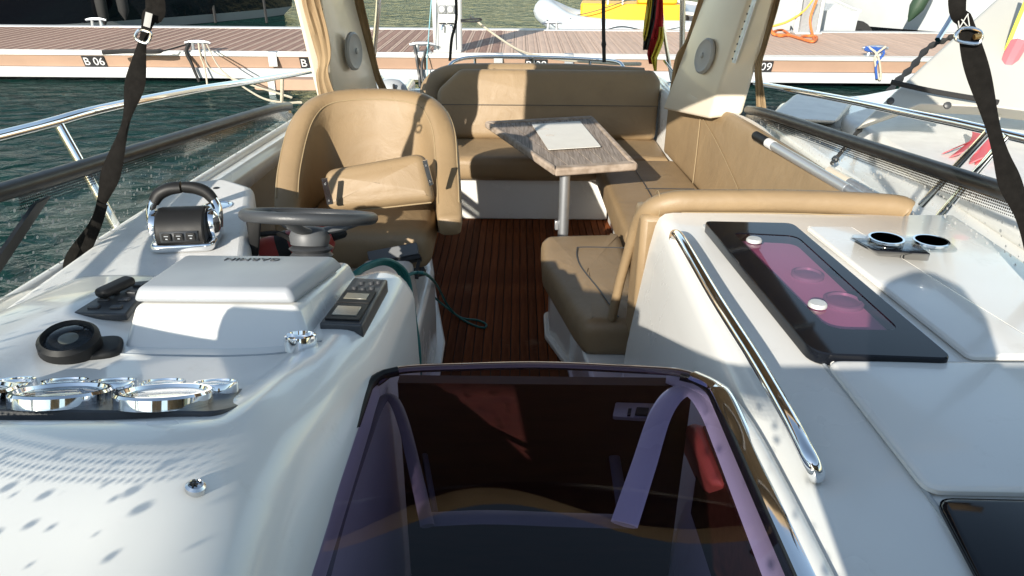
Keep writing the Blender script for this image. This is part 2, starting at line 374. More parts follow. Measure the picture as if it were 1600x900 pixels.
# ================================================================== pontoon
YN, YF = 11.30, 14.64
pm = MB()
pm.box((-.5, (YN+YF)/2, ZP-.19), (22, YF-YN-.16, .24))
pont = obj('pontoon', pm, 'caulk', kind='structure', smooth=0)
pont['label'] = 'floating pontoon with timber decking, aluminium edges and white float beam'
e = MB().box((-.5, YN+.07, ZP-.03), (22, .14, .06)); e.box((-.5, YN+.066, ZP+.004), (22, .03, .012))
obj('edge_strip', e, mat('pale_aluminium', (.62, .62, .60), .5, .35, var=.12, vscale=6), pont, bevel=.006)
obj('edge_strip', MB().box((-.5, YF-.1, ZP-.02), (22, .22, .07)), 'pale_aluminium' if False else MATS['pale_aluminium'], pont, bevel=.006)
obj('fascia_board', MB().hexa([(-11.5, YN+.08, ZP-.23), (10.5, YN+.08, ZP-.23), (10.5, YN+.14, ZP-.23), (-11.5, YN+.14, ZP-.23)],
    [(-11.5, YN+.02, ZP-.065), (10.5, YN+.02, ZP-.065), (10.5, YN+.13, ZP-.065), (-11.5, YN+.13, ZP-.065)]), 'fascia', pont)
obj('float_beam', MB().box((-.5, YN+.13, ZP-.31), (22, .2, .15)), 'whitepaint', pont, bevel=.01)
BW = .187
def board_mesh(old):
    wd, ln, h = BW-.007, YF-.22-(YN+.145), .03
    xs = [-wd/2, -wd/2+.03, -wd/2+.036, -wd/2+.06, wd/2-.06, wd/2-.036, wd/2-.03, wd/2]
    zs = [0, 0, -.006, 0, 0, -.006, 0, 0]
    me = bpy.data.meshes.new('plank'); v = []; f = []; mi = []
    for y in (-ln/2, ln/2):
        v += [(x, y, z) for x, z in zip(xs, zs)]+[(xs[-1], y, -h), (xs[0], y, -h)]
    n = 10
    for j in range(n):
        k = (j+1) % n; f.append((j, k, n+k, n+j)); mi.append(1 if j in (0, 6) and old else 0)
    f += [tuple(range(n)), tuple(reversed(range(n, 2*n)))]; mi += [0, 0]
    me.from_pydata(v, [], f); me.materials.append(M['boardold' if old else 'board']); me.materials.append(M['boardedge'])
    bm = bmesh.new(); bm.from_mesh(me); bmesh.ops.recalc_face_normals(bm, faces=bm.faces); bm.to_mesh(me); bm.free()
    for p, m_ in zip(me.polygons, mi): p.material_index = m_
    return me
bo, bn = board_mesh(True), board_mesh(False)
x = -11.2; i = 0
while x < 10.2:
    o = bpy.data.objects.new('plank', bo if x < -.35 else bn); COL.objects.link(o); o.parent = pont
    o.location = (x, (YN+.145+YF-.22)/2, ZP+random.uniform(-.001, .001)); x += BW; i += 1
# number plates
for k, (px, num, wh) in enumerate(((120, '06', 'below the black boat hook'), (478, '07', 'beside the helm side arch post'), (838, '08', 'behind the sun pad rail'), (1188, '09', 'beside the bench side arch post'))):
    p = PZ(px, 88, ZP-.02); cx = p.x
    t = thing('number_plate', f'black plate reading B {num} on the fascia {wh}', 'sign', (cx, YN+.03, ZP-.15), 'berth number plates')
    mt = frame((cx, YN+.04, ZP-.148), (1, 0, 0), (0, -.06, .165))
    obj('panel', MB().prism([(-.165, -.085), (.165, -.085), (.165, .085), (-.165, .085)], 0, .008, mt), 'plate', t)
    text('lettering', 'B '+num, .17, mt @ T((0, -.005, .0095)), 'white', t)
# fascia brackets
for px, wh in ((413, 'above the timber fender board'), (778, 'right of the power pedestal'), (890, 'below the black hanging strap'), (1110, 'behind the bench side arch post')):
    cx = PZ(px, 90, ZP-.02).x
    t = thing('metal_bracket', 'metal strap bracket on the pontoon fascia '+wh, 'bracket', (cx, YN, ZP-.2), 'pontoon brackets')
    obj('strap', MB().box((cx, YN-.005, ZP-.1), (.13, .012, .2)).box((cx, YN+.05, ZP+.004), (.13, .1, .012)), 'alu', t, bevel=.003)
# cleats
def make_cleat():
    t = thing('mooring_cleat', '', 'cleat', (0, 0, 0), 'pontoon cleats')
    obj('horn', MB().tube([(-.19, 0, .115), (-.1, 0, .13), (0, 0, .132), (.1, 0, .13), (.19, 0, .115)], lambda q: (.016+.012*math.sin(math.pi*q), .022+.012*math.sin(math.pi*q)), 8), 'alu', t)
    for sx in (-1, 1): obj('post', MB().tube([(sx*.085, 0, 0), (sx*.075, 0, .12)], lambda q: .03-.006*q, 8, 2), 'alu', t)
    obj('base_plate', MB().box((0, 0, .008), (.26, .1, .016)), 'alu', t, bevel=.004)
    return t
cl = make_cleat()
cs = [((300, 84), YN+.08, 'grey cleat on the pontoon edge with black and cream ropes tied'),
      ((655, 90), YN+.08, 'grey cleat on the pontoon edge beside the power pedestal, hung with chain and rope'),
      ((188, 34), YF-.1, 'grey cleat on the far pontoon edge beside the black hulled boat'),
      ((862, 44), YF-.1, 'grey cleat on the far pontoon edge at the bow of the inflatable'),
      ((1388, 96), YN+.08, 'grey cleat wrapped in blue and cream rope by the white neighbouring boat')]
CL = []
for k, (px, Y, lb) in enumerate(cs):
    o = cl if k == 0 else copy_tree(cl)
    p = PZ(px[0], px[1], ZP); o.location = (p.x, Y, ZP); o['label'] = lb; CL.append(V((p.x, Y, ZP)))
def rope(name, label, pts, r, m, group=None, n=8, seg=6):
    o = obj(name, MB().tube(pts, r, seg, n), m, org=pts[0]); return tagl(o, label, 'rope', group)
c0, c1, c2, c3, c4 = CL
rope('mooring_rope', 'cream rope hanging from the pontoon cleat down to the water', [c0+V((.02, -.02, .13)), c0+V((.05, -.1, -.05)), c0+V((.08, -.1, -.2)), c0+V((.14, -.25, -.46)), c0+V((.2, -.5, -.5))], .014, 'rope')
rope('mooring_rope', 'bundle of black rope hung over the pontoon edge below a cleat', [c0+V((-.12, 0, .12)), c0+V((-.15, -.1, 0)), c0+V((-.1, -.11, -.15)), c0+V((-.06, -.12, -.3)), c0+V((-.02, -.13, -.42))], lambda q: .032-.012*q, 'ropeblack')
rope('mooring_rope', 'thin grey rope slanting from the cleat towards the stern rail', [c0+V((.1, -.02, .1)), c0+V((.6, -1.2, -.05)), PY(385, 130, 8.5), PY(455, 152, 6.2)], .010, 'rope')
rope('mooring_rope', 'cream rope loop swinging below the guard rail over the water', [c0+V((.14, -.02, .1)), PY(345, 108, 10.2), PY(400, 148, 8.2), PY(440, 160, 7), PY(470, 160, 6)], .011, 'rope')
rope('mooring_rope', 'dark chain and rope drooping from the cleat beside the power pedestal', [c1+V((-.12, -.02, .1)), c1+V((-.09, -.1, -.05)), c1+V((-.06, -.11, -.3)), c1+V((-.04, -.2, -.46))], .022, M['panel'])
rope('mooring_rope', 'second dark rope strand drooping from the pedestal side cleat', [c1+V((.09, -.02, .1)), c1+V((.02, -.1, -.02)), c1+V((-.02, -.11, -.25)), c1+V((.02, -.2, -.46))], .02, M['panel'])
rope('mooring_rope', 'thin pale blue line dropping past the pedestal side cleat', [PY(674, 0, YN+.1), PY(668, 78, YN+.02), c1+V((.07, -.12, -.05)), c1+V((.06, -.15, -.46))], .008, mat('pale_blue_rope', (.2, .42, .48), .8))
rope('mooring_rope', 'thick cream rope sagging over the decking to the stern of the boat', [PY(735, 25, 12.2), PY(770, 52, 11.6), PY(815, 80, 10.4), PY(870, 92, 8.6), PY(960, 99, 7), PY(1000, 100, 6.4)], .016, 'rope')
rope('mooring_rope', 'black boat hook lying across the pontoon edge', [PZ(160, 82, ZP+.03), PZ(200, 80, ZP+.04), PZ(250, 80, ZP+.04), c0+V((-.15, 0, .1))], lambda q: .035 if q < .7 else .012, 'ropeblack')
bo_ = bpy.data.objects[-1] if False else None
# blue and cream knots on the right cleat
rope('rope_knot', 'blue rope wound round the right hand pontoon cleat', [c4+V((-.16+.32*((k*5) % 7)/7, -.03-.02*(k % 2), .13-.03*(k % 3))) for k in range(12)]+[c4+V((.02, -.1, -.1)), c4+V((.06, -.12, -.3))], .018, 'ropeblue')
rope('rope_knot', 'cream rope crossed over the blue rope on the pontoon cleat', [c4+V((-.12, -.05, .14)), c4+V((.02, -.09, .02)), c4+V((.12, -.1, -.25)), c4+V((.1, -.1, -.3)), c4+V((-.02, -.1, 0)), c4+V((.12, -.06, .15))], .016, 'rope')
rope('mooring_rope', 'thick black mooring line with springs running up to the neighbouring boat', [PY(1372, 172, 7.6), PY(1400, 130, 8.6), PY(1425, 105, 9.4), PY(1450, 75, 9.9), PY(1478, 62, 9.9), PY(1500, 52, 9.8)], lambda q: .035+.012*math.sin(q*60), 'ropeblack', n=10)
rope('mooring_rope', 'thin black knotted line leading down across the neighbouring white deck', [PY(1372, 172, 7.6), PZ(1345, 200, .62), PZ(1325, 225, .6), PZ(1300, 255, .58)], lambda q: .012+.01*(math.sin(q*22) > .9), 'ropeblack', n=10)
# pedestals
def pedestal(cx, cy, h, wd, label):
    t = thing('power_pedestal', label, 'power pedestal', (cx, cy, ZP), 'service pedestals')
    obj('body', MB().box((cx, cy, ZP+h/2), (wd*.74, .2, h)), M['alu'], t, bevel=.01)
    for s in (-1, 1): obj('side_post', MB().tube([(cx+s*wd*.46, cy-.02, ZP), (cx+s*wd*.5, cy-.02, ZP+h)], .05, 10, 2), mat('white_post', (.68, .7, .7), .35, .3) if 'white_post' not in MATS else MATS['white_post'], t)
    obj('base_plate', MB().box((cx, cy, ZP+.015), (wd*1.15, .3, .03)), MATS['pale_aluminium'], t, bevel=.006)
    return t
px_ = PZ(699, 82, ZP); pc = V((px_.x, YN+.30, ZP))
ped = pedestal(pc.x, pc.y, 1.45, .36, 'grey metal power pedestal with sockets and taps, framed by white posts')
for rz in (.98, .60):
    for s in (-1, 1):
        sk = obj('socket', MB().box((pc.x+s*.062, pc.y-.11, ZP+rz), (.115, .03, .115)), mat('socket_grey', (.22, .23, .24), .4) if 'socket_grey' not in MATS else MATS['socket_grey'], ped, bevel=.006)
        obj('socket_cap', MB().lathe([(.042, 0), (.042, .012), (.02, .018)], 16, align((pc.x+s*.062, pc.y-.124, ZP+rz), (0, -1, 0))), mat('socket_cap', (.52, .53, .52), .4) if 'socket_cap' not in MATS else MATS['socket_cap'], sk)
for s in (-1, 1):
    tp = obj('tap', MB().tube([(pc.x+s*.06, pc.y-.1, ZP+.38), (pc.x+s*.06, pc.y-.17, ZP+.38), (pc.x+s*.075, pc.y-.19, ZP+.31)], .014, 8), 'chrome', ped)
    obj('tap_handle', MB().tube([(pc.x+s*.06-.05, pc.y-.14, ZP+.41), (pc.x+s*.06+.05, pc.y-.14, ZP+.41)], .009, 6, 2), 'black', tp)
p2 = PZ(1258, 52, ZP)
ped2 = pedestal(p2.x, YF-.35, 1.45, .42, 'grey metal pedestal by the far pontoon edge with orange rope at its foot')
q = lambda a, b, z=ZP+.03: PZ(a, b, z)
rope('orange_rope', 'orange rope coiled at the foot of the far pedestal', [PY(1276, 0, 14), PY(1266, 30, 14), q(1270, 56), q(1272, 64), q(1256, 62), q(1252, 58), q(1262, 56), q(1276, 58), q(1270, 65), q(1250, 60), q(1232, 55), q(1218, 56), q(1208, 50), q(1222, 47), q(1232, 54), q(1210, 54), PY(1204, 44, 14)], .022, 'orange')
rope('yellow_rope', 'yellow rope slung from the far pedestal', [PY(1270, 0, 14.2), PY(1255, 18, 14.2), PY(1230, 34, 14.2), PY(1204, 42, 14.2)], .02, 'yellowrope')
rope('hose_loop', 'thin dark hose loop hooked on the right of the power pedestal', [pc+V((.2, -.05, .45)), pc+V((.45, .05, .46)), pc+V((.5, .1, .44)), pc+V((.42, .05, .42)), pc+V((.2, -.05, .43))], .013, M['panel'])
# small timber fender step below the pontoon
fp = PY(440, 132, 10.6)
t = thing('fender_step', 'short timber fender board hung from the pontoon above the water', 'fender', fp)
obj('timber', MB().prism(rnd([(-.38, -.06), (.6, -.06), (.6, .09), (-.28, .09)], [.05, 0, 0, .04]), -.12, .12, frame(fp, (1, 0, 0), (0, 0, 1))), 'fascia', t, bevel=.01)
obj('hanger', MB().box(fp+V((-.1, -.13, -.02)), (.1, .02, .34)), 'alu', t, bevel=.003)

# ================================================================== boats beyond the pontoon
def hull(name, label, stern, bow, beam, free, draft, matside, band=None, bandm=None, flare=.25, deckm='gel2', group='boats moored beyond the pontoon'):
    stern, bow = V(stern), V(bow); ax = (bow-stern); L = ax.length; ax.normalize(); sd_ = V((ax.y, -ax.x, 0))
    t = thing(name, label, 'boat', (stern.x, stern.y, ZW), group)
    n = 18; sheer = []; mid = []; low = []
    for i in range(n+1):
        q = i/n; hb = beam/2*(1 if q < .45 else math.cos((q-.45)/.55*math.pi/2)**.75); hb = max(hb, .02)
        zs = ZW+free*(1+.25*q*q); c = stern+ax*L*q; c.z = 0
        k = 1-flare*(q**1.5)
        sheer.append((c, hb, zs)); mid.append((c-ax*L*.03*q, hb*(.92*k+.06), ZW+free*.14)); low.append((c-ax*L*.10*q, hb*(.75*k), ZW-draft))
    def rows(s): return [[V((c.x, c.y, z))+sd_*s*h for (c, h, z) in lv] for lv in (sheer, mid, low)]
    for s in (1, -1):
        r = rows(s)
        obj('topside', MB().grid([r[0], r[1]]), matside, t)
        obj('lower_hull', MB().grid([r[1], r[2]]), bandm or matside, t)
    rp, rs = rows(1)[0], rows(-1)[0]
    obj('deck', MB().grid([[p+V((0, 0, -.02)) for p in rp], [p+V((0, 0, -.02)) for p in rs]]), deckm, t)
    tr = [rows(1)[0][0], rows(1)[1][0], rows(1)[2][0], rows(-1)[2][0], rows(-1)[1][0], rows(-1)[0][0]]
    obj('transom', MB().add(tr, [tuple(range(6))]), matside, t)
    rub = obj('rubbing_strake', MB().tube(rp, .035, 6, 1).tube(rs, .035, 6, 1), 'gel2', t)
    return t, sd_, ax
t, sd_, ax = hull('motor_cruiser', 'black hulled cruiser with pale underside moored beyond the decking', (-14.4, 15.6, 0), (-6.2, 22.5, 0), 3.4, 1.5, .4, 'navy', bandm='hullgrey')
for k, (px, py, wh) in enumerate(((160, 18, 'larger black sock covered fender hanging on the black hull'), (192, 10, 'smaller black fender hanging on the black hull nearer the far cleat'))):
    p = PY(px, py, 17.6)
    f_ = obj('fender', MB().lathe([(.02, .75), (.10, .6), (.12, .3), (.11, 0), (.05, -.12), (.01, -.2)], 12, T(p+V((0, 0, -.1)))), 'ropeblack', org=p); tagl(f_, wh, 'fender', 'fenders on the black hull')
hull('sailing_boat', 'white hulled yacht with dark waterline stripe beyond the pontoon', (12.6, 16.4, 0), (6.4, 20.4, 0), 3.4, 1.7, .5, 'hullwhite', bandm='navy', flare=.1)
p = PY(1432, 12, 15.6)
tagl(obj('fender', MB().lathe([(.02, .9), (.13, .7), (.15, .4), (.14, 0), (.06, -.2), (.01, -.28)], 12, T(p) @ rot(y=.35)), 'fendergreen', org=p), 'dark green fender hanging on the white yacht', 'fender')
t, sd_, ax = hull('open_boat', 'small grey and white boat end lettered in dark capitals behind the right arch', (5.2, 15.25, 0), (6.2, 21, 0), 2.6, .78, .3, 'hullgrey', deckm='gel')
text('lettering', 'MARIN', .2, frame((5.55, 15.15, ZW+.42), (1, -.02, 0), (0, 0, 1)), 'darktext', t)
p = PY(1338, 42, 15.4)
tagl(obj('tyre_fender', MB().lathe([(.16, -.09), (.30, -.09), (.34, 0), (.30, .09), (.16, .09), (.14, 0)], 20, align((p.x, 15.3, ZW+.25), (.1, -1, .2))), 'ropeblack', org=p), 'black tyre fender leaning at the grey boat end', 'tyre')
# inflatable
def dinghy():
    o = V((2.05, 16.5, ZW+.28)); t = thing('inflatable_dinghy', 'grey inflatable dinghy with bright yellow interior beyond the pontoon', 'dinghy', (o.x, o.y, ZW))
    a = R(-6); ax = V((math.cos(a), math.sin(a), 0)); sy = V((-math.sin(a), math.cos(a), 0))
    def P(u, v, z): return o+ax*u+sy*v+V((0, 0, z))
    path = [P(1.75, -.62, -.02), P(1.2, -.66, 0), P(0, -.68, 0), P(-.9, -.62, .08), P(-1.35, -.32, .26), P(-1.5, 0, .33), P(-1.35, .32, .26), P(-.9, .62, .08), P(0, .68, 0), P(1.2, .66, 0), P(1.75, .62, -.02)]
    tb = obj('tube', MB().tube(path, lambda q: .245*min(1, .35+abs(min(q, 1-q))*16), 18, 6), 'tube', t)
    obj('rubbing_strake', MB().tube([p+(V((p.x-o.x, p.y-o.y, 0)).normalized()*.235) for p in path[1:-1]], .022, 6, 6), 'hullgrey', tb)
    obj('grab_line', MB().tube([P(1.3, -.86, .14), P(.7, -.93, .06), P(.1, -.93, .14), P(-.4, -.9, .05), P(-.95, -.78, .26)], .010, 6, 6), 'panel', tb)
    obj('floor', MB().prism([(-1.2, -.35), (1.7, -.55), (1.7, .55), (-1.2, .35)], -.15, -.06, frame(o, ax, sy)), 'hullgrey', t)
    obj('seat_console', MB().prism(rnd([(-.75, -.44), (1.3, -.44), (1.3, .44), (-.75, .44)], .08), .0, .52, frame(o, ax, sy)), 'yellow', t, bevel=.03)
    obj('seat_back', MB().prism(rnd([(.4, -.42), (1.2, -.42), (1.2, .42), (.4, .42)], .08), .53, .8, frame(o, ax, sy)), 'yellow', t, bevel=.03)
    obj('transom', MB().prism([(1.45, -.5), (1.52, -.5), (1.52, .5), (1.45, .5)], -.2, .3, frame(o, ax, sy)), 'panel', t)
    for k in (-.2, .1): obj('handle_post', MB().tube([P(k, -.4, .05), P(k, -.42, .6)], .02, 8, 2), 'gel', t)
    rope('painter_line', 'thin line from the inflatable to the far pontoon cleat', [c3+V((0, 0, .12)), P(-1.4, -.3, .2), P(-.6, -.6, .35), P(.5, -.5, .7)], .010, 'panel')
dinghy()
hull('tender_boat', 'dark covered tender lying behind the inflatable beside the flag', (4.4, 16.2, 0), (3.0, 18.6, 0), 1.5, .6, .2, 'panel', deckm='hullgrey')
# poles standing in the water beyond (mooring lines)
for px, wh in ((335, 'beside the black hulled boat'), (415, 'beside the helm side arch post')):
    a, b = PY(px-6, -20, 20), PZ(px+2, 36, ZW)
    rope('mooring_line', 'taut dark mooring line dropping into the far water '+wh, [a, b], .035, 'ropeblack', 'mooring lines beyond the pontoon', n=3)

# ================================================================== neighbouring white boat (right)
nb = thing('neighbour_boat', 'large white boat lying alongside with plain deck and raised white cover', 'boat', (2.4, 4, ZW))
NX = 1.84
dk = [(NX+.05, -.5), (7, -.5), (7, 7.2), (3.5, 6.9), (2.95, 6.5), (NX+.30, 6.15), (NX, 5.5)]
obj('hull', MB().prism(rnd(dk, [0, 0, 0, .1, .1, .15, .3]), ZW-.3, .50), 'gel', nb, bevel=.05, bseg=4)
obj('deck_moulding', MB().prism(rnd([(NX+.22, -.5), (7, -.5), (7, 6.3), (3.3, 6.2), (NX+.4, 5.2)], [0, 0, 0, .2, .3]), .48, .60), 'gel2', nb, bevel=.05, bseg=4)
obj('transom_corner', MB().hexa([PZ(1188, 192, .45), PZ(1300, 196, .45), PZ(1330, 165, .45), PZ(1240, 150, .45)], [PZ(1200, 184, .62), PZ(1310, 190, .62), PZ(1335, 160, .62), PZ(1244, 146, .62)]), 'gel2', nb, bevel=.03)
cov = [PY(1345, 196, 4.25), PY(1455, 92, 4.85), PY(1585, -25, 5.5), PY(1720, -90, 5.9), PY(1740, 190, 4.2), PY(1560, 168, 4.36), PY(1440, 163, 4.42)]
cm = MB(); n_ = len(cov); off = V((.12, .35, -.12))
cm.add(cov+[p+off for p in cov], [tuple(range(n_)), tuple(reversed(range(n_, 2*n_)))]+[(i, (i+1) % n_, n_+(i+1) % n_, n_+i) for i in range(n_)])
obj('raised_cover', cm, mat('cream_cover', (.50, .49, .44), .5, var=.07, vscale=2), nb, bevel=.015)
obj('deck_line', MB().tube([PY(1392, 128, 4.55), PY(1460, 143, 4.45), PY(1560, 160, 4.33)], .016, 6), 'ropeblack', nb)
for k, (px, py) in enumerate(((1391, 158), (1480, 165))): obj('deck_stud', MB().lathe([(.022, 0), (.02, .012), (.01, .016)], 10, align(PY(px, py, 4.37), (-.2, -1, .5))), 'panel', nb)
obj('boarding_rail', MB().tube([PY(1498, 0, 8.6), PY(1485, 30, 8.6), PY(1465, 62, 8.4)], .03, 8), 'chrome', nb)
gk = PY(1380, 140, 6)
# pennant poles
for px0, px1, m_, nm, lb in ((1620, 1425, 'pink', 'pennant_pole', 'thin pole wrapped in pink ribbon leaning over the neighbouring boat'),):
    tagl(obj(nm, MB().tube([PY(1600, -5, 6), PY(1560, 55, 5.6), PY(1530, 95, 5.4)], lambda q: (.045-.03*q, .015), 8, 6, flat=(1, 0, 0)), m_, org=PY(1530, 95, 5.4)), lb, 'ribbon')
t = thing('white_post', 'white post with yellow strip and pink tape standing on the neighbouring boat', 'post', PY(1560, 185, 4.6))
obj('post', MB().tube([PY(1640, -40, 5.2), PY(1600, 30, 5.0), PY(1553, 185, 4.6)], .035, 10, 6), 'gel', t)
obj('yellow_strip', MB().tube([PY(1612, -20, 5.05), PY(1583, 50, 4.9), PY(1567, 92, 4.85)], (lambda q: (.02, .012)), 8, 6), 'lime', t)
obj('pink_tape', MB().tube([PY(1590, 70, 4.85), PY(1572, 105, 4.75), PY(1562, 140, 4.7), PY(1556, 165, 4.65)], lambda q: .055*(1-.5*q), 8, 4), 'pink', t)
tagl(obj('cable_tie', MB().lathe([(.05, 0), (.05, .02), (.04, .02), (.04, 0)], 12, T(PY(1570, 125, 4.75))), 'ropeblue', org=PY(1570, 125, 4.75)), 'blue tie round the white post', 'tie')
rb = MB()
for k in range(7):
    a = V((0, 0, 0)); b = PZ(1520, 215, .66)
    rb.tube([b+V((.02, .05, .06)), b+V((-.03-.03*random.random(), -.10-.1*k/7, .03)), b+V((-.14-.12*random.random(), -.30-.16*k/7+.12*random.random(), -.03))], lambda q: (.032*(.4+q), .004), 6, 4)
tagl(obj('pink_ribbon', rb, 'pink', org=PZ(1520, 215, .66)), 'crumpled pink ribbon knotted on the neighbouring deck', 'ribbon')
# ================================================================== our boat: floor, hull, liner
fl = obj('cockpit_floor', MB().box((.05, 3.6, -.03), (2.5, 4.6, .04)), 'caulk', kind='structure', smooth=0)
pw = .0425
pl = MB().box((0, 0, 0), (pw-.0045, 3.3, .012))
pme = None; x = -.98; i = 0
while x < .72:
    if pme is None:
        o = obj('teak_strip', pl, 'teak', fl, smooth=0); pme = o.data
        q = o.modifiers.new('b', 'BEVEL'); q.width = .0012; q.segments = 1
    else:
        o2 = o.copy(); COL.objects.link(o2); o = o2; o.parent = fl
    o.location = (x, 3.55+random.uniform(-.01, .01), -.006+random.uniform(-.0006, .0006)); x += pw; i += 1
ht = thing('boat_side_moulding', 'white fibreglass hull side and coaming of the motor boat below the side windows', 'boat hull', (0, 2, ZW))
for s in (-1, 1):
    secs = []
    for (Y, X, z) in ((-3, 1.30, .86), (-1, 1.42, .84), (.6, 1.40, .82), (1.83, 1.34, .81), (2.8, 1.28, .80), (3.73, 1.22, .79), (4.6, 1.16, .78), (5.7, 1.08, .76)):
        secs.append([V((s*(X+a), Y, b if b < .3 else z+b-1)) for a, b in ((-.06, -.5), (-.02, .2), (.0, .965), (-.002, .99), (-.012, 1.003), (-.055, 1.003), (-.065, .99), (-.067, .975), (-.070, .972), (-.073, .955), (-.073, .86), (-.073, -.02))])
    obj('side_shell', MB().loft(secs, True, True), 'gel', ht, smooth=50)
obj('transom_panel', MB().box((0, 5.75, .15), (2.1, .1, 1.0)), 'gel', ht, bevel=.02)
obj('swim_platform', MB().prism(rnd([(-1.05, 5.7), (1.05, 5.7), (1.0, 6.9), (-1.0, 6.9)], [0, 0, .2, .2]), -.12, .02), 'gel', ht, bevel=.02)
obj('foredeck', MB().prism([(-1.32, -3), (1.32, -3), (1.36, .32), (-1.36, .32)], .80, .93), 'gel2', ht, bevel=.02)
obj('inner_liner', MB().add([(-1.14, 1.75, 0), (-1.08, 4.6, 0), (-1.06, 4.6, .74), (-1.17, 1.75, .75)], [(0, 1, 2, 3)]), 'vinyl', ht)
obj('aft_deck', MB().prism([(-1.1, 4.3), (-.62, 4.3), (-.62, 5.75), (-1.08, 5.75)], -.02, .32), 'gel', ht, bevel=.02)
obj('aft_coaming', MB().prism([(-1.12, 4.45), (-.80, 4.45), (-.78, 5.75), (-1.07, 5.75)], .3, .74), 'gel', ht, bevel=.04, bseg=3)
obj('aft_coaming', MB().prism([(.98, 4.75), (1.1, 4.3), (1.06, 5.75), (.98, 5.75)], .3, .78), 'gel', ht, bevel=.04, bseg=3)
cto = MB()
for s in (1,):
    A_ = [V((1.06, 4.86, .76)), V((1.12, 4.50, .80)), V((1.165, 4.1, .845)), V((1.20, 3.75, .865)), V((1.235, 3.4, .835))]; B_ = [V((1.13, 4.86, .76)), V((1.18, 4.5, .79)), V((1.215, 4.1, .83)), V((1.24, 3.75, .845)), V((1.26, 3.4, .81))]
    A_, B_ = cat(A_, 6), cat(B_, 6)
    cto.loft([[a, b, V((b.x, b.y, .6)), V((a.x+.06, a.y, .6))] for a, b in zip(A_, B_)])
obj('coaming_top', cto, 'gel', ht, bevel=.012, bseg=3)
# ================================================================== windscreen
TOP = [(-1.24, 4.02, .87), (-1.22, 3.6, .935), (-1.27, 2.6, 1.03), (-1.30, 1.8, 1.11), (-1.28, 1.2, 1.19), (-1.15, .65, 1.27), (-.85, .34, 1.33), (-.45, .22, 1.365), (0, .18, 1.375)]
BOT = [(-1.21, 4.02, .795), (-1.235, 3.6, .80), (-1.30, 2.6, .81), (-1.35, 1.8, .815), (-1.40, 1.1, .83), (-1.36, .35, .9), (-1.1, -.2, .955), (-.6, -.42, .975), (0, -.5, .98)]
mir = lambda L: [V(p) for p in L]+[V((-p[0], p[1], p[2])) for p in reversed(L[:-1])]
tp, bt = cat(mir(TOP), 6), cat(mir(BOT), 6)
ws = thing('windscreen', 'black framed wraparound windscreen with dotted glass edge and side windows', 'windscreen', (0, .2, .9))
rows, uvs = [[] for _ in range(5)], [[] for _ in range(5)]; u = 0
for k in range(len(tp)):
    if k: u += (tp[k]-tp[k-1]).length
    h = (bt[k]-tp[k]).length
    for j in range(5):
        q = j/4; rows[j].append(tp[k].lerp(bt[k], q)); uvs[j].append((u, q*h))
obj('glass', MB().grid(rows, uvs), 'screen', ws)
obj('top_rail', MB().tube(tp, .0235, 12, 1), 'tubeblack', ws)
obj('bottom_seal', MB().tube([p+V((0, 0, -.004)) for p in bt], .021, 10, 1), 'gel', ws)
mt_, mb_ = PX(62, 312, -1.30), V((-1.36, 1.50, .82))
obj('side_mullion', MB().hexa([mb_+V((0, -.05, 0)), mb_+V((.012, -.05, 0)), mb_+V((.012, .05, 0)), mb_+V((0, .05, 0))], [mt_+V((0, -.035, 0)), mt_+V((.012, -.035, 0)), mt_+V((.012, .035, 0)), mt_+V((0, .035, 0))]), 'tubeblack', ws)
k = 8*6
for sx in (-1, 1): obj('front_mullion', MB().tube([tp[k+sx*14], bt[k+sx*14]], .018, 8, 3), 'rubber', ws)
# unseen canvas blockers added for shade: roll on helm side, drape on galley side
rc = thing('shade_roll', 'unseen tan canvas roll added along the helm side rail to shade the console', 'cover', (-.9, .35, 1.35))
obj('roll', MB().tube([V((-1.0, .40, 1.37)), V((-.93, .34, 1.385)), V((-.82, .28, 1.40)), V((-.66, .21, 1.415)), V((-.50, .17, 1.41))], lambda q: .062-.02*abs(q-.5), 12, 6), 'canvas', rc)
dc = thing('shade_drape', 'unseen tan canvas drape added over the galley side glass to shade the worktop', 'cover', (.6, 0, 1.1))
def at_x(X):
    for k in range(len(tp)-1):
        if tp[k].y < .9 and tp[k].x <= X <= tp[k+1].x:
            q_ = (X-tp[k].x)/(tp[k+1].x-tp[k].x); return tp[k].lerp(tp[k+1], q_), bt[k].lerp(bt[k+1], q_)
dr = []
for q_ in (0, .15, .3, .45, .6, .8, 1.0):
    r = []
    for k in range(25):
        a_, b_ = at_x(.03+.20*q_**1.2+(1.08-.03-.20*q_**1.2)*k/24)
        r.append(a_.lerp(b_, q_)+V((0, -.03, .014+.006*math.sin(k*1.3))))
    dr.append(r)
obj('cloth', MB().grid(dr), 'canvas', dc, solid=.004)
obj('bundle', MB().lathe([(.01, -.17), (.07, -.15), (.115, -.08), (.125, 0), (.12, .08), (.09, .14), (.04, .17), (.01, .175)], 14, T((.28, .06, 1.48)) @ Matrix.Diagonal((1.05, .7, 1, 1))), 'canvas', dc)  # unseen lump added on the rail to shade the worktop beside the hob
fl_ = [[(lambda ab: ab[0].lerp(ab[1], q_)+V((0, -.03, .014+.006*math.sin(k*1.1))))(at_x(-.50+.33*k/12)) for k in range(13)] for q_ in (0, .2, .4, .6, .8, 1.0)]
obj('flap', MB().grid(fl_), 'canvas', rc, solid=.004)  # unseen flap added over the glass to keep sun off the hatch
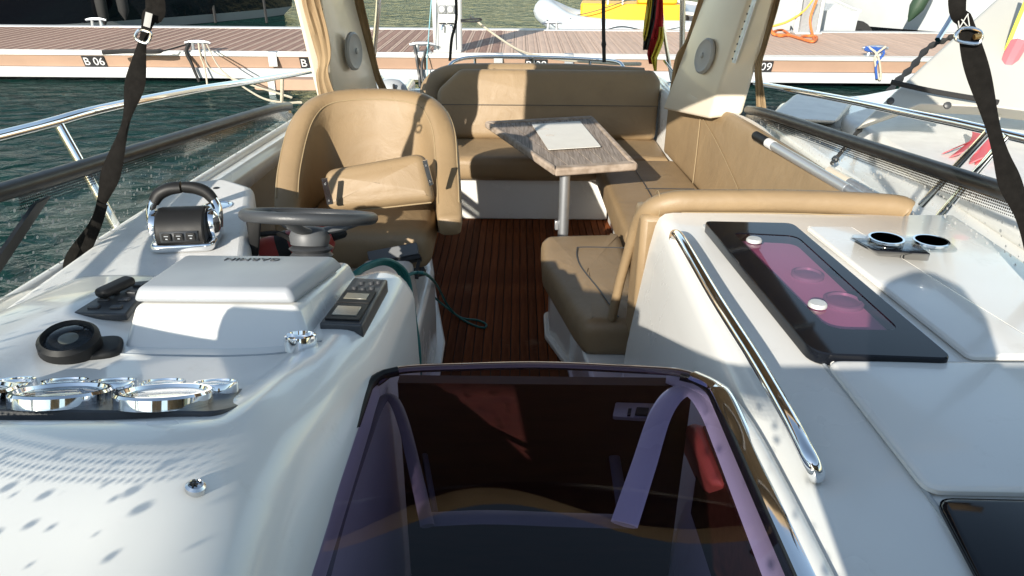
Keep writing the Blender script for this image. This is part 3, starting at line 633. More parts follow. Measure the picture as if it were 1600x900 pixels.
# ================================================================== radar arch and bimini
arch = thing('radar_arch', 'cream moulded radar arch with round speakers spanning the cockpit', 'radar arch', (0, 4.2, .8))
def line2(a, b, z): 
    t_ = (z-a.z)/(b.z-a.z); return a.lerp(b, t_)
def pillar(side):
    if side < 0: pts = [((492, 140), (458, 0), 3.75), ((520, 140), (502, 0), 3.80), ((592, 140), (554, 0), 4.40), ((560, 140), (520, 0), 4.5)]
    else: pts = [((1172, 140), (1212, 0), 4.05), ((1122, 140), (1168, 0), 4.10), ((1046, 140), (1098, 0), 4.65), ((1080, 140), (1140, 0), 4.75)]
    L = [(PY(*a, Y), PY(*b, Y)) for a, b, Y in pts]
    rings = [[line2(a, b, z_) for (a, b), z_ in zip(L, (.875, .875, .77, .77) if side < 0 else (.835, .80, .74, .74))]]+[[line2(a, b, z) for a, b in L] for z in (1.0, 1.2, 1.45, 1.75)]
    cx = sum(p.x for p in rings[-1])/4; cy = sum(p.y for p in rings[-1])/4
    rings.append([V((cx+(p.x-cx)*.9-side*.12, p.y+.06, 1.95)) for p in rings[-1]])
    obj('pillar', MB().loft(rings), 'gelcream' if True else 'gel', arch, bevel=.02, bseg=3)
    return L, rings
LL, rl = pillar(-1); LR, rr_ = pillar(1)
obj('crossbeam', MB().tube([rl[-1][0].lerp(rl[-1][2], .5)+V((0, 0, -.06)), V((-.9, 4.2, 1.98)), V((0, 4.22, 2.02)), V((.9, 4.2, 1.98)), rr_[-1][0].lerp(rr_[-1][2], .5)+V((0, 0, -.06))], lambda q: (.06, .2), 12, 6, flat=(0, 0, 1)), 'gelcream', arch)
spk = mat('speaker_grey', (.36, .37, .38), .5); MATS['speaker_grey'] = spk
def onface(L, i, j, px, py):     # pixel -> point on pillar face between corner lines i and j
    a0, a1 = L[i]; b0 = L[j][0]; n_ = (a1-a0).cross(b0-a0).normalized(); d = ray(px, py)
    if n_.dot(d) > 0: n_ = -n_
    return CAM+d*((a0-CAM).dot(n_)/d.dot(n_)), n_
for L, px, py in ((LL, 550, 80), (LR, 1103, 88)):
    p, n_ = onface(L, 1, 2, px, py); mt = align(p+n_*.002, n_)
    sp_ = obj('speaker', MB().lathe([(.098, 0), (.098, .012), (.088, .02), (.07, .014), (.02, .022)], 28, mt), MATS['speaker_grey'], arch)
    obj('speaker_badge', MB().lathe([(.016, .022), (.014, .03), (.006, .032)], 12, mt), 'greyplastic', sp_)
for L, a, b in ((LL, (500, 10), (512, 92)), (LR, (1180, -8), (1145, 98))):
    p0, n_ = onface(L, 1, 2, *a); p1, _ = onface(L, 1, 2, *b); d = (p1-p0); sd2 = n_.cross(d).normalized()
    st = obj('track_strip', MB().prism([(-.016, 0), (.016, 0), (.016, d.length), (-.016, d.length)], .001, .008, frame(p0, sd2, d)), 'alu', arch)
    for k in range(9): obj('hole', MB().lathe([(.005, 0), (.005, .003)], 8, align(p0+d*(k+.5)/9+n_*.0085, n_)), 'black', st)
    obj('access_panel', MB().prism(rnd([(-.07, 0), (.07, 0), (.07, .09), (-.07, .09)], .01), .001, .006, frame(onface(L, 1, 2, 568 if L is LL else 1082, 140 if L is LL else 150)[0], sd2, d)), 'gelcream', arch, bevel=.002)
def curtain(name, label, pts, wd, amp, parent=None, m='canvas', nw=7, fl_=(1, 0, 0)):
    P = cat(pts, 8); rows_ = []
    for i, p in enumerate(P):
        q = i/(len(P)-1); w_ = wd(q); r = []
        for j in range(nw*2+1):
            a = j/(nw*2); ph = a*nw*math.pi
            r.append(p+V(fl_)*(a-.5)*w_+V((0, 1, 0))*amp*math.sin(ph+q*2.2)*(.6+.4*math.sin(q*7)) + V((0, 0, .01*math.sin(ph*.5+q*9))))
        rows_.append(r)
    return obj(name, MB().grid(rows_), m, parent, solid=.004, org=pts[-1]) if parent is None else obj(name, MB().grid(rows_), m, parent, solid=.004)
cu_ = curtain('canvas_curtain', '', [PY(476, -60, 3.70), PY(485, 0, 3.72), PY(498, 50, 3.72), PY(506, 90, 3.72), PY(504, 122, 3.72), PY(516, 165, 3.72)], lambda q: .062+.03*math.sin(q*5)+.10*max(0, q-.7)*2.5, .011, nw=5)
tagl(cu_, 'bunched tan canvas curtain hanging down the arch post behind the helm seat', 'canvas')
cu_ = curtain('canvas_curtain', '', [PY(1224, -40, 4.04), PY(1209, 20, 4.04), PY(1194, 70, 4.04), PY(1185, 100, 4.04), PY(1186, 130, 4.04), PY(1189, 172, 4.04)], lambda q: .022+.045*max(0, q-.35), .010)
tagl(cu_, 'bunched tan canvas curtain hanging down the arch post beside the side bench', 'canvas')
for sx, pts in ((-1, [PY(554, -40, 4.42), PY(562, 10, 4.42), PY(574, 60, 4.42), PY(586, 110, 4.42), PY(602, 150, 4.42)]), (1, [PY(1112, -40, 4.67), PY(1096, 10, 4.67), PY(1078, 60, 4.67), PY(1062, 90, 4.67), PY(1052, 150, 4.67)])):
    cu_ = curtain('canvas_strip', '', pts, lambda q: .05, .012, nw=3)
    tagl(cu_, 'narrow brown canvas strip laced along the inner edge of the '+('helm side' if sx < 0 else 'bench side')+' arch post', 'canvas')
# bimini canopy over the cockpit (above the frame; it shades the seats and shows in the hatch)
bim = thing('bimini_top', 'tan canvas bimini canopy stretched over the cockpit', 'canopy', (0, 3, 2.0))
rows = []
def bw(Y): return herm0([1.5, 2.05, 2.8, 3.1, 4.3], [1.38, 1.34, 1.03, .94, .90], Y)
def herm0(xs_, ys_, x_):
    for k_ in range(len(xs_)-1):
        if x_ <= xs_[k_+1]: return ys_[k_]+(ys_[k_+1]-ys_[k_])*max(0, (x_-xs_[k_])/(xs_[k_+1]-xs_[k_]))
    return ys_[-1]
for j in range(19):
    Y = 1.97+j/18*2.3; r = []
    for k in range(29):
        a_ = -1+2*k/28; X = a_*(bw(Y) if a_ < 0 else 1.42); z = 1.92-.10*abs(a_)**3+.06*math.sin(j/18*math.pi)
        yy = Y+((.07*math.cos(X*4.2+.6)-.02) if j == 0 else 0)
        r.append(V((X, yy, z)))
    rows.append(r)
fr0 = [p+V((0, -.02, -.075+.018*math.sin(p.x*5))) for p in rows[0]]
obj('canopy_cloth', MB().grid([fr0]+rows), 'canvas', bim, solid=.003)
for j in (1, 9, 16): obj('bow_tube', MB().tube([p+V((0, 0, -.025)) for p in rows[j][::2]], .014, 8, 1), 'steel', bim)
# ================================================================== straps
def strap(lab, pts, wfun, buckle, Yb):
    P = pts
    t = thing('tie_down_strap', lab, 'strap', P[0], 'bimini tie-down straps')
    obj('webbing', MB().tube(P, wfun, 8, 8, flat=(1, 0, 0)), 'strap', t)
    return t
pL = [PY(x_, y_, Y_) for x_, y_, Y_ in ((108, 436, 1.94), (118, 402, 1.95), (146, 350, 1.96), (164, 300, 1.97), (176, 262, 1.98), (193, 205, 2.0), (204, 160, 2.01), (213, 120, 2.02), (222, 70, 2.03), (232, 30, 2.04), (241, -8, 2.05))]
pL.append(V((-.98, 2.08, 1.9)))
t = strap('black webbing strap twisted down to the deck beside the throttle lever', pL, lambda q: (.019+.008*math.sin(q*23), .004+.003*math.sin(q*31)**2), None, 2)
obj('loose_tail', MB().tube([PY(112, 432, 1.92), PY(132, 395, 1.92), PY(150, 352, 1.93), PY(160, 318, 1.94)], lambda q: (.014, .003), 8, 6, flat=(1, .2, 0)), 'strap', t)
obj('stitched_label', MB().tube([PY(229, 42, 2.015), PY(233, 20, 2.022)], lambda q: (.009, .0012), 6, 2, flat=(1, 0, 0)), mat('label_print', (.30, .30, .29), .7), t)
obj('buckle_ring', MB().tube([PY(218, 47, 2.0), PY(212, 60, 2.0), PY(229, 67, 2.0), PY(236, 52, 2.0)], .0042, 8, 5, closed=True), 'steel', t)
pR = [PY(x_, y_, 1.66) for x_, y_ in ((1640, 470), (1622, 420), (1604, 360), (1592, 320), (1578, 285), (1566, 250), (1552, 200), (1536, 140), (1520, 85), (1508, 35), (1496, -10))]
pR.append(V((1.0, 1.9, 1.9)))
t = strap('broad black webbing strap with wire buckle crossing in front of the neighbouring boat', pR, lambda q: (.020+.005*math.sin(q*19+1), .004), None, 2)
obj('buckle_ring', MB().tube([PY(1494, 62, 1.64), PY(1527, 68, 1.64), PY(1534, 52, 1.64), PY(1518, 44, 1.645), PY(1500, 46, 1.645)], .0036, 8, 5, closed=True), 'steel', t)
st_ = MB()
for a, b in (((1497, 24), (1512, 42)), ((1512, 22), (1499, 44)), ((1496, 22), (1513, 22)), ((1499, 44), (1515, 42)), ((1496, 22), (1499, 44)), ((1512, 22), (1515, 42))): st_.tube([PY(*a, 1.648), PY(*b, 1.648)], .0012, 5, 2)
obj('stitching', st_, mat('white_thread', (.5, .5, .48), .8), t)
obj('brass_pin', MB().tube([PY(1522, 58, 1.635), PY(1532, 56, 1.635)], .006, 8, 2), mat('brass', (.55, .33, .12), .3, 1), t)
# hanging strap and stays at the stern
tagl(obj('hanging_rod', MB().tube([PY(943, -30, 5.75), PY(943, 40, 5.75), PY(944, 97, 5.75)], lambda q: .014+.005*(abs(q-.75) < .05), 8, 10), 'ropeblack', org=PY(944, 97, 5.75)), 'thin black strap hanging upright above the sun pad', 'strap')
tagl(obj('pedestal_strap', MB().tube([PY(712, -20, 5.6), PY(713, 30, 5.6), PY(706, 60, 5.6), PY(703, 95, 5.6)], lambda q: (.014, .006), 8, 6), 'ropeblack', org=PY(703, 95, 5.6)), 'black strap dropping to the left end of the stern rail', 'strap')
for nm, lb, pts, r in (('stay_tube', 'slim steel stay leaning beside the helm side arch post', [PY(592, -20, 4.7), PY(590, 20, 4.7), PY(583, 95, 4.7)], .016),
                       ('stay_tube', 'upright steel stay tube beside the flag', [PY(1067, -20, 5.0), PY(1066, 60, 5.0), PY(1065, 102, 5.0)], .019),
                       ('stay_tube', 'thin steel brace slanting down behind the flag', [PY(1038, 95, 5.6), PY(1062, 126, 5.3), PY(1070, 140, 5.2)], .009)):
    tagl(obj(nm, MB().tube(pts, r, 10, 4), 'steel', org=pts[-1]), lb, 'stay')
obj_f = thing('stay_fitting', 'small steel hinge fitting at the foot of the helm side stay', 'fitting', PY(580, 102, 4.7))
obj('hinge', MB().box(PY(580, 98, 4.7), (.045, .03, .05)), 'steel', obj_f, bevel=.006)
# flag
fg = thing('flag', 'furled black, red and yellow flag drooping from a steel staff at the stern', 'flag', PY(1050, 126, 5.75))
obj('staff', MB().tube([PY(1029, -30, 5.75), PY(1036, 40, 5.75), PY(1050, 126, 5.75)], .014, 8, 4), 'steel', fg)
def flagstrip(name, m, cols):
    rows_ = []
    for (y_, xa, xb, d0) in cols:
        rows_.append([PY(xa+(xb-xa)*k/6, y_, 5.70+d0+.035*math.sin(k*1.7+y_*.05)) for k in range(7)])
    obj(name, MB().grid(rows_), m, fg, solid=.003)
flagstrip('red_stripe', 'flagred', [(-25, 1022, 1034, 0), (0, 1018, 1036, 0), (30, 1016, 1037, 0), (60, 1014, 1034, 0), (85, 1011, 1026, 0), (100, 1014, 1020, 0)])
flagstrip('black_stripe', 'flagblack', [(-25, 1018, 1025, -.03), (0, 1016, 1026, -.03), (30, 1012, 1024, -.03), (60, 1006, 1017, -.03), (78, 1005, 1012, -.03)])
flagstrip('yellow_stripe', 'flagyellow', [(-25, 1014, 1020, -.05), (0, 1011, 1019, -.05), (30, 1007, 1016, -.05), (55, 1005, 1011, -.05), (64, 1006, 1008, -.05)])
flagstrip('yellow_stripe', 'flagyellow', [(42, 1030, 1036, -.04), (60, 1028, 1037, -.04), (72, 1024, 1034, -.04), (90, 1017, 1027, -.04), (111, 1022, 1026, -.04)])
# guard rails (stainless)
def rail(lab, pts, r, stan):
    t = thing('guard_rail', lab, 'guard rail', pts[-1], 'guard rails')
    obj('top_tube', MB().tube(pts, r, 10, 5), 'chrome', t)
    for a, b in stan: obj('stanchion', MB().tube([a, b], r*.9, 10, 2), 'chrome', t)
rail('polished guard rail over the water beside the helm', [V((-1.36, -2.6, 1.42)), V((-1.46, -1.0, 1.40)), V((-1.5, .4, 1.32)), PX(0, 213, -1.5), PX(150, 173, -1.47), PX(300, 142, -1.44), PX(400, 126, -1.4), PX(500, 108, -1.34)], .018,
     [(PX(90, 192, -1.49), V((-1.36, 2.35, .79))), (V((-1.46, -1.0, 1.40)), V((-1.38, -1.0, .84)))])
rail('polished guard rail in front of the neighbouring white boat', [PX(1180, 130, 1.36), PX(1300, 152, 1.42), PX(1420, 177, 1.45), PX(1600, 217, 1.5), V((1.5, .4, 1.32)), V((1.46, -1.0, 1.40)), V((1.36, -2.6, 1.42))], .015,
     [(PX(1575, 212, 1.49), V((1.37, 2.35, .79))), (PX(1545, 206, 1.48), PX(1440, 320, 1.42)), (V((1.46, -1.0, 1.40)), V((1.38, -1.0, .84)))])
tagl(obj('rail_lashing', MB().tube([PX(440, 117, -1.40), PX(441, 128, -1.395), PX(440, 165, -1.36)], lambda q: .013-.004*q, 8, 5), 'rope', org=PX(440, 165, -1.36)), 'cream cord lashed round the guard rail beside the helm seat', 'rope')
# boat hook
bh = thing('boat_hook', 'grey telescopic pole with black collar laid along the coaming', 'pole', (1.25, 2.6, .84))
a, b = V((1.165, 3.42, .845)), V((1.42, .95, .875)); d = b-a
obj('shaft', MB().tube([a+d*.06, b], .020, 14, 2), 'galv', bh)
obj('inner_shaft', MB().tube([a+d*.0, a+d*.30], .0215, 14, 2), mat('light_grey_tube', (.46, .48, .50), .3, .5), bh)
obj('collar', MB().tube([a-d*.055, a+d*.005], .022, 14, 2), 'black', bh)
obj('ferrule', MB().tube([a+d*.004, a+d*.03], .0225, 14, 2), 'white', bh)
b2 = thing('spare_tube', 'shorter grey tube lying outboard of the boat hook along the coaming', 'pole', (1.32, 2, .84))
obj('tube', MB().tube([V((1.285, 2.78, .85)), V((1.42, 1.4, .875))], .022, 14, 2), 'galv', b2)
obj('end_cap', MB().tube([V((1.268, 2.93, .848)), V((1.286, 2.77, .85))], .0235, 14, 2), M['gelcream'], b2)
tagl(obj('coaming_strap', MB().tube([V((1.22, 1.95, .83)), V((1.29, 1.8, .845)), V((1.31, 1.65, .83)), V((1.37, 1.5, .84)), V((1.4, 1.3, .84))], lambda q: (.022, .004), 8, 6, flat=(1, 0, 0)), 'strap', org=(1.3, 1.7, .83)), 'black strap lying flat on the coaming below the grey pole', 'strap')
# ================================================================== U-shaped seating
def surf(A, B, n=10, bulge=0, nb_=8):
    A, B = cat(A, n) if len(A) > 2 else cat(A, n*2), cat(B, n) if len(B) > 2 else cat(B, n*2)
    return [[a.lerp(b, k/nb_) for a, b in zip(A, B)] for k in range(nb_+1)]
sb = thing('stern_bench', 'tan vinyl stern bench with high padded backrest on white base', 'bench', (.2, 5.0, 0))
base = rnd([(-.50, 5.5), (-.50, 4.80), (-.42, 4.66), (.36, 4.66), (.60, 4.66), (.60, 5.5)], [0, .08, .10, 0, 0, 0])
obj('base', MB().prism(base, 0, .30), 'gel', sb, bevel=.01)
obj('seat_cushion', MB().pad(rnd([(-.56, 5.25), (-.56, 4.72), (-.44, 4.60), (.50, 4.60), (.98, 4.62), (.98, 5.25)], [.05, .08, .12, .03, .03, .04]), .16, .05, xy(.275), .012), 'vinyl', sb)
bmx = frame((0, 5.17, .405), (1, 0, 0), (0, .16, .45))
obj('backrest', MB().pad(rnd([(-.56, .0), (.95, .0), (.98, .40), (.93, .475), (-.40, .475), (-.56, .33)], [.05, .05, .06, .06, .10, .10]), .13, .045, bmx @ T((0, 0, -.0)), .012), 'vinyl', sb)
bk = sb.children[-1]
bz = lambda u_, v_, w_=.147: bmx @ V((u_, v_, w_))
obj('seam', MB().tube([bz(-.55, .225), bz(0, .225, .150), bz(.95, .225)], .0022, 6, 8), M['rubber'], bk)
obj('backrest_roll', MB().tube([V((-.60, 5.25, .60)), V((-.62, 5.33, .73)), V((-.50, 5.45, .80)), V((-.2, 5.48, .812)), V((.4, 5.48, .812)), V((.9, 5.47, .79))], lambda q: (.075, .06), 12, 6), 'vinyl', sb)
obj('side_panel', MB().hexa([(-.60, 4.9, .0), (-.56, 4.9, .0), (-.56, 5.5, 0), (-.62, 5.5, 0)], [(-.60, 5.12, .62), (-.565, 5.12, .62), (-.565, 5.5, .72), (-.62, 5.5, .72)]), 'gel', sb, bevel=.01)
lt = obj('latch', MB().tube([(-.60, 5.08, .47), (-.60, 5.02, .48)], .018, 10, 2).tube([(-.63, 5.0, .47), (-.57, 5.0, .485)], .012, 8, 2), 'chrome', sb)
side = thing('side_bench', 'long tan vinyl side bench with sloping padded backrest under the arch', 'bench', (.8, 3.5, 0))
obj('base', MB().prism(rnd([(.60, 4.62), (.615, 4.3), (.66, 2.36), (1.1, 2.36), (1.1, 4.62)], [.0, .0, 0, 0, 0]), 0, .29), 'gel', side, bevel=.01)
obj('seat_cushion', MB().pad(rnd([(.50, 4.59), (.52, 3.30), (1.06, 3.30), (1.0, 4.59)], .035), .16, .03, xy(.275), .006), 'vinyl', side)
obj('seat_cushion', MB().pad(rnd([(.52, 3.29), (.53, 2.42), (1.08, 2.42), (1.06, 3.29)], .035), .16, .03, xy(.275), .006), 'vinyl', side)
cz = .445
obj('seam', MB().tube([(.70, 4.55, cz), (.72, 3.9, cz+.004), (.73, 3.34, cz)], .0022, 6, 6).tube([(.71, 3.95, cz+.004), (.98, 3.95, cz+.003)], .0022, 6, 6), 'rubber', side.children[1])
botl = [V((.97, 4.86, .41)), V((1.0, 4.4, .41)), V((1.03, 3.9, .41)), V((1.06, 3.2, .41)), V((1.08, 2.38, .41))]
topl = [V((.955, 4.80, .775)), V((1.06, 4.50, .835)), V((1.135, 4.02, .855)), V((1.20, 3.2, .865)), V((1.255, 2.30, .87))]
bs = obj('backrest', MB().grid(surf(botl, topl)), 'vinyl', side, solid=.07, bevel=.025, bseg=4)
bs.modifiers['s'].offset = 1
def onb(u_, v_, off=-.006):
    A, B = cat(botl, 10), cat(topl, 10); i_ = min(len(A)-1, int(u_*(len(A)-1))); return A[i_].lerp(B[i_], v_)+V((off*1.2, 0, .004))
obj('piping', MB().tube([onb(.40, 0), onb(.385, .3), onb(.355, .6), onb(.33, .97)], .003, 6, 5), 'stitch', bs)
obj('piping', MB().tube([onb(.36, .80), onb(.5, .62), onb(.65, .38), onb(.78, .15)], .0025, 6, 6), 'stitch', bs)
cs_ = thing('corner_seat', 'short tan vinyl seat on white plinth wrapped by a rolled tan bolster', 'seat', (.3, 2.9, 0))
so_ = rnd([(.115, 3.30), (.50, 3.34), (.50, 2.40), (.25, 2.40), (.22, 2.50), (.115, 2.98)], [.07, .02, .02, .05, .06, .12])
obj('seat_cushion', MB().pad(so_, .155, .05, xy(.27), .014), 'vinyl', cs_)
sc = cs_.children[-1]
obj('seam', MB().tube([(.49, 3.10, .438), (.30, 3.10, .44), (.27, 3.07, .44), (.27, 2.9, .44), (.33, 2.65, .438), (.38, 2.44, .43)], .0024, 6, 6), 'rubber', sc)
obj('plinth', MB().prism(rnd([(.155, 3.24), (.6, 3.28), (.6, 2.2), (.275, 2.2), (.25, 2.5), (.235, 2.8), (.155, 3.05)], [.05, 0, 0, .03, 0, .03, .08]), 0, .28), 'gel', cs_, bevel=.012)
obj('plinth_flange', MB().prism(rnd([(.135, 3.27), (.6, 3.30), (.6, 2.1), (.265, 2.1), (.225, 2.75), (.135, 3.03)], [.05, 0, 0, .03, .03, .08]), 0, .028), 'gel', cs_, bevel=.006)
obj('bolster_roll', MB().tube([(.355, 2.43, .43), (.375, 2.40, .62), (.405, 2.345, .82), (.44, 2.29, .90), (.50, 2.265, .935), (.60, 2.26, .942), (.9, 2.255, .945), (1.18, 2.235, .94), (1.235, 2.225, .925)], lambda q: (.017+.022*min(1, max(0, q-.18)*5), .022+.016*min(1, max(0, q-.18)*5)) if q < .97 else (.024, .022), 14, 8, flat=(1, 0, 0)), 'vinyl', cs_)
br_ = cs_.children[-1]
obj('stitching', MB().tube([(.52, 2.220, .918), (.9, 2.208, .922), (1.2, 2.19, .915)], .002, 6, 6).tube([(.455+.0*k, 2.29-.05*math.cos(k*.5), .915+.05*math.sin(k*.5)) for k in range(-1, 6)], .002, 6, 3), 'stitch', br_)
obj('back_panel', MB().prism([(.40, 2.235), (1.22, 2.235), (1.22, 2.36), (.40, 2.40)], .42, .90), 'vinyl', cs_, bevel=.02)
sp_ = thing('sun_pad', 'tan sun pad on the stern deck behind the bench backrest', 'cushion', (.2, 6, .5))
obj('pad_cushion', MB().pad(rnd([(-.55, 5.58), (.92, 5.58), (.88, 6.35), (-.45, 6.35)], [.03, .03, .25, .25]), .12, .05, xy(.60), .01), 'vinyl', sp_)
obj('pad_base', MB().prism(rnd([(-.62, 5.5), (.98, 5.5), (.94, 6.4), (-.55, 6.4)], [0, 0, .2, .2]), .05, .61), 'gel', sp_, bevel=.02)
obj('head_cushion', MB().pad(rnd([(-.22, 5.85), (.38, 5.85), (.38, 6.15), (-.22, 6.15)], .08), .09, .04, xy(.705), .01), 'vinyl', sp_)
sr = thing('stern_rail', 'polished rail curving round the sun pad', 'rail', (.1, 6.3, .7))
obj('top_tube', MB().tube([PY(700, 105, 6.2), PY(712, 95, 6.3), PY(745, 89, 6.35), PY(832, 89, 6.4), PY(930, 93, 6.35), PY(965, 97, 6.2), PY(975, 106, 6.1)], .014, 10, 8), 'chrome', sr)
for px in (742, 833, 922): obj('post', MB().tube([PY(px, 90, 6.37), PY(px, 108, 6.37)], .011, 8, 2), 'chrome', sr)
gc = thing('hatch_cowl', 'grey rounded cowl with dark slot behind the helm seat', 'cowl', PY(610, 150, 5.0))
p = PY(612, 146, 5.0)
obj('shell', MB().lathe([(.115, -.06), (.115, 0), (.10, .05), (.06, .085), (.01, .095)], 20, T(p) @ Matrix.Diagonal((1, .7, 1, 1))), 'greyplastic', gc)
obj('slot', MB().box(p+V((.03, -.08, .05)), (.012, .02, .05)), 'black', gc)

# ================================================================== table
tb = thing('cockpit_table', 'weathered grey teak table with framed edge on a single steel leg', 'table', (.3, 4.0, 0))
tz = .66
cor = [PZ(757, 190, tz), PZ(926, 181, tz), PZ(997, 256, tz), PZ(867, 265, tz)]
c2d = [(p.x, p.y) for p in cor]
ctr = sum((V(p) for p in c2d), V((0, 0)))/4
inn = [V(p)+(ctr-V(p)).normalized()*.065 for p in c2d]
# board pieces inside the frame
nbd = 6
for k in range(nbd):
    a0, a1 = k/nbd+.004, (k+1)/nbd-.004
    q4 = [inn[0].lerp(inn[1], a0), inn[0].lerp(inn[1], a1), inn[3].lerp(inn[2], a1), inn[3].lerp(inn[2], a0)]
    obj('board', MB().prism(q4, tz-.022, tz-.004+random.uniform(-.0008, .0008)), 'tableteak', tb, bevel=.0015)
for k in range(4):
    a, b = V(c2d[k]), V(c2d[(k+1) % 4]); a2, b2_ = inn[k], inn[(k+1) % 4]
    obj('edge_moulding', MB().prism([a, b, b2_, a2], tz-.038, tz+.004), 'tableedge', tb, bevel=.011, bseg=3)
obj('underlay', MB().prism([p.lerp(ctr, .02) for p in inn], tz-.034, tz-.023), 'tableedge', tb)
lp = PZ(884, 275, tz-.04)
obj('leg', MB().tube([(lp.x, lp.y+.05, .0), (lp.x, lp.y+.05, tz-.03)], .027, 16, 2), 'alu', tb)
obj('leg_base', MB().lathe([(.09, 0), (.09, .01), (.045, .025), (.03, .04)], 20, T((lp.x, lp.y+.05, 0))), 'alu', tb)
obj('leg_clamp', MB().box((lp.x-.035, lp.y+.05, .34), (.02, .03, .05)), 'alu', tb, bevel=.004)
sh = [PZ(831, 196, tz), PZ(906, 191, tz), PZ(939, 231, tz), PZ(857, 236, tz)]
pa = thing('white_sheet', 'blank white sheet lying on the teak table', 'sheet', (sh[0].x, sh[0].y, tz))
obj('sheet', MB().prism(rnd([(p.x, p.y) for p in sh], .012), tz+.0055, tz+.008), 'paper', pa, smooth=0)
for k, s_ in enumerate(((.18, .25), (.2, .5))):
    p = sh[0].lerp(sh[1], s_[0]).lerp(sh[3].lerp(sh[2], s_[0]), s_[1])
    obj('crease_mark', MB().tube([p+V((-.025, 0, .0085)), p+V((0, .008, .0088)), p+V((.025, .0, .0085))], .0012, 5, 4), 'tableedge', pa)

# ================================================================== galley unit (right)
gu = thing('galley_unit', 'white moulded galley unit with raised lids and curved inner side', 'galley', (.9, 1.3, 0))
secs = []
for Y, dx in ((.30, -.012), (.6, -.008), (1.0, -.002), (1.3, .0), (1.8, .006), (2.22, .012)):
    secs.append([V((X+dx, Y, z)) for X, z in ((.335, .0), (.37, .45), (.415, .80), (.428, .875), (.438, .902), (.455, .916), (.48, .92), (1.36, .92), (1.38, .90), (1.38, .0))])
obj('moulding', MB().loft(secs), 'gel', gu, smooth=50, bevel=.008)
lidz = .9215
def gpad(name, o, h, r, m, z=lidz, rc=.03, par=gu, crown=0): return obj(name, MB().pad(rnd([(p.x, p.y) for p in o], rc), h, r, xy(z), crown), m, par)
g = lambda x_, y_, z=.935: PZ(x_, y_, z)
gpad('worktop_lid', [g(1290, 562), g(1660, 566), g(1700, 770), g(1450, 766)], .016, .012, 'gel', rc=.03)
gpad('worktop_lid', [g(1258, 352), g(1330, 352), g(1660, 556), g(1516, 556)], .013, .010, 'gel', rc=.02)
gpad('dark_hatch', [g(1462, 775), g(1700, 780), g(1800, 960), g(1560, 960)], .014, .010, 'glossblack', rc=.03)
obj('strip_groove', MB().tube([g(1100, 352, .922), g(1276, 556, .922), g(1440, 760, .922), g(1530, 900, .922)], .004, 6, 6), 'hullgrey', gu)
# glass lidded hob
hb = thing('glass_lidded_hob', 'black bordered glass hob lid tinted pink with two steel knobs', 'hob', (.75, 1.7, .92))
oz = .95
outer = rnd([(p.x, p.y) for p in (g(1100, 345, oz), g(1238, 348, oz), g(1490, 560, oz), g(1272, 552, oz))], [.02, .03, .02, .05], 6)
inner = rnd([(p.x, p.y) for p in (g(1145, 363, oz), g(1245, 368, oz), g(1408, 516, oz), g(1295, 514, oz))], [.02, .04, .03, .05], 6)
n_ = len(outer)
fm = MB(); rings = [[V((*p, lidz+.001)) for p in outer], [V((*p, oz-.003)) for p in outer], [V((p[0]*.994+ .006*.75, p[1]*.994+.006*1.72, oz)) for p in outer], [V((*p, oz)) for p in inner], [V((*p, lidz+.001)) for p in inner]]
fm.loft(rings, True, False)
obj('border', fm, 'glossblack', hb)
obj('tray', MB().add([V((*p, lidz+.003)) for p in inner], [tuple(range(n_))]), 'tray', hb, smooth=0)
c_ = lambda a, b: g(a, b, lidz+.01)
for a, b, r in ((1262, 428, .040), (1318, 470, .046)): obj('burner', MB().lathe([(r, lidz+.0035), (r, lidz+.012), (r*.85, lidz+.014), (r*.8, lidz+.008), (r*.3, lidz+.012)], 24, T((c_(a, b).x, c_(a, b).y, 0))), 'greyplastic', hb)
obj('window', MB().add([V((*p, oz-.002)) for p in inner], [tuple(range(n_))]), 'pinkpane', hb, smooth=0)
for a, b in ((1178, 377), (1277, 478)):
    p = g(a, b, oz); obj('knob', MB().lathe([(.021, 0), (.021, .005), (.018, .009), (.004, .010)], 24, T((p.x, p.y, oz))), MATS['pale_aluminium'], hb)
# handrail
hr = thing('grab_rail', 'long polished steel grab rail along the inner edge of the galley unit', 'grab rail', (.45, 1.4, .92))
obj('bar', MB().tube([g(1053, 373, .925), g(1056, 366, .955), g(1068, 380, .972), g(1120, 468, .975), g(1180, 562, .975), g(1230, 648, .972), g(1262, 710, .962), g(1275, 738, .94), g(1272, 740, .922)], lambda q: (.0135, .0155), 14, 6), 'chrome', hr)
obj('foot', MB().lathe([(.02, 0), (.018, .012)], 14, T(g(1056, 378, .922))), 'gel', hr)
# cup holder
ch = thing('cup_holder', 'clear and chrome twin ring cup holder on the galley top by the coaming', 'cup holder', (1.1, 1.95, .92))
m1, m2 = g(1385, 373, .99), g(1455, 377, .99)
for p in (m1, m2): obj('ring', MB().lathe([(.039, -.003), (.0445, -.003), (.0445, .003), (.039, .003), (.039, -.003)], 28, T(p)), 'chrome', ch)
obj('top_plate', MB().prism(rnd([(m1.x-.085, m1.y+.05), (m1.x-.06, m1.y-.05), (m2.x+.05, m2.y-.055), (m2.x+.06, m2.y+.05)], .03), .980, .984), 'lens', ch)
obj('bowl', MB().hexa([g(1336, 376, .925), g(1372, 402, .925), g(1452, 408, .925), g(1430, 380, .925)], [V((m1.x-.075, m1.y+.045, .975)), V((m1.x-.05, m1.y-.045, .975)), V((m2.x-.02, m2.y-.05, .975)), V((m2.x-.02, m2.y+.04, .975))]), 'glossblack', ch, bevel=.006)

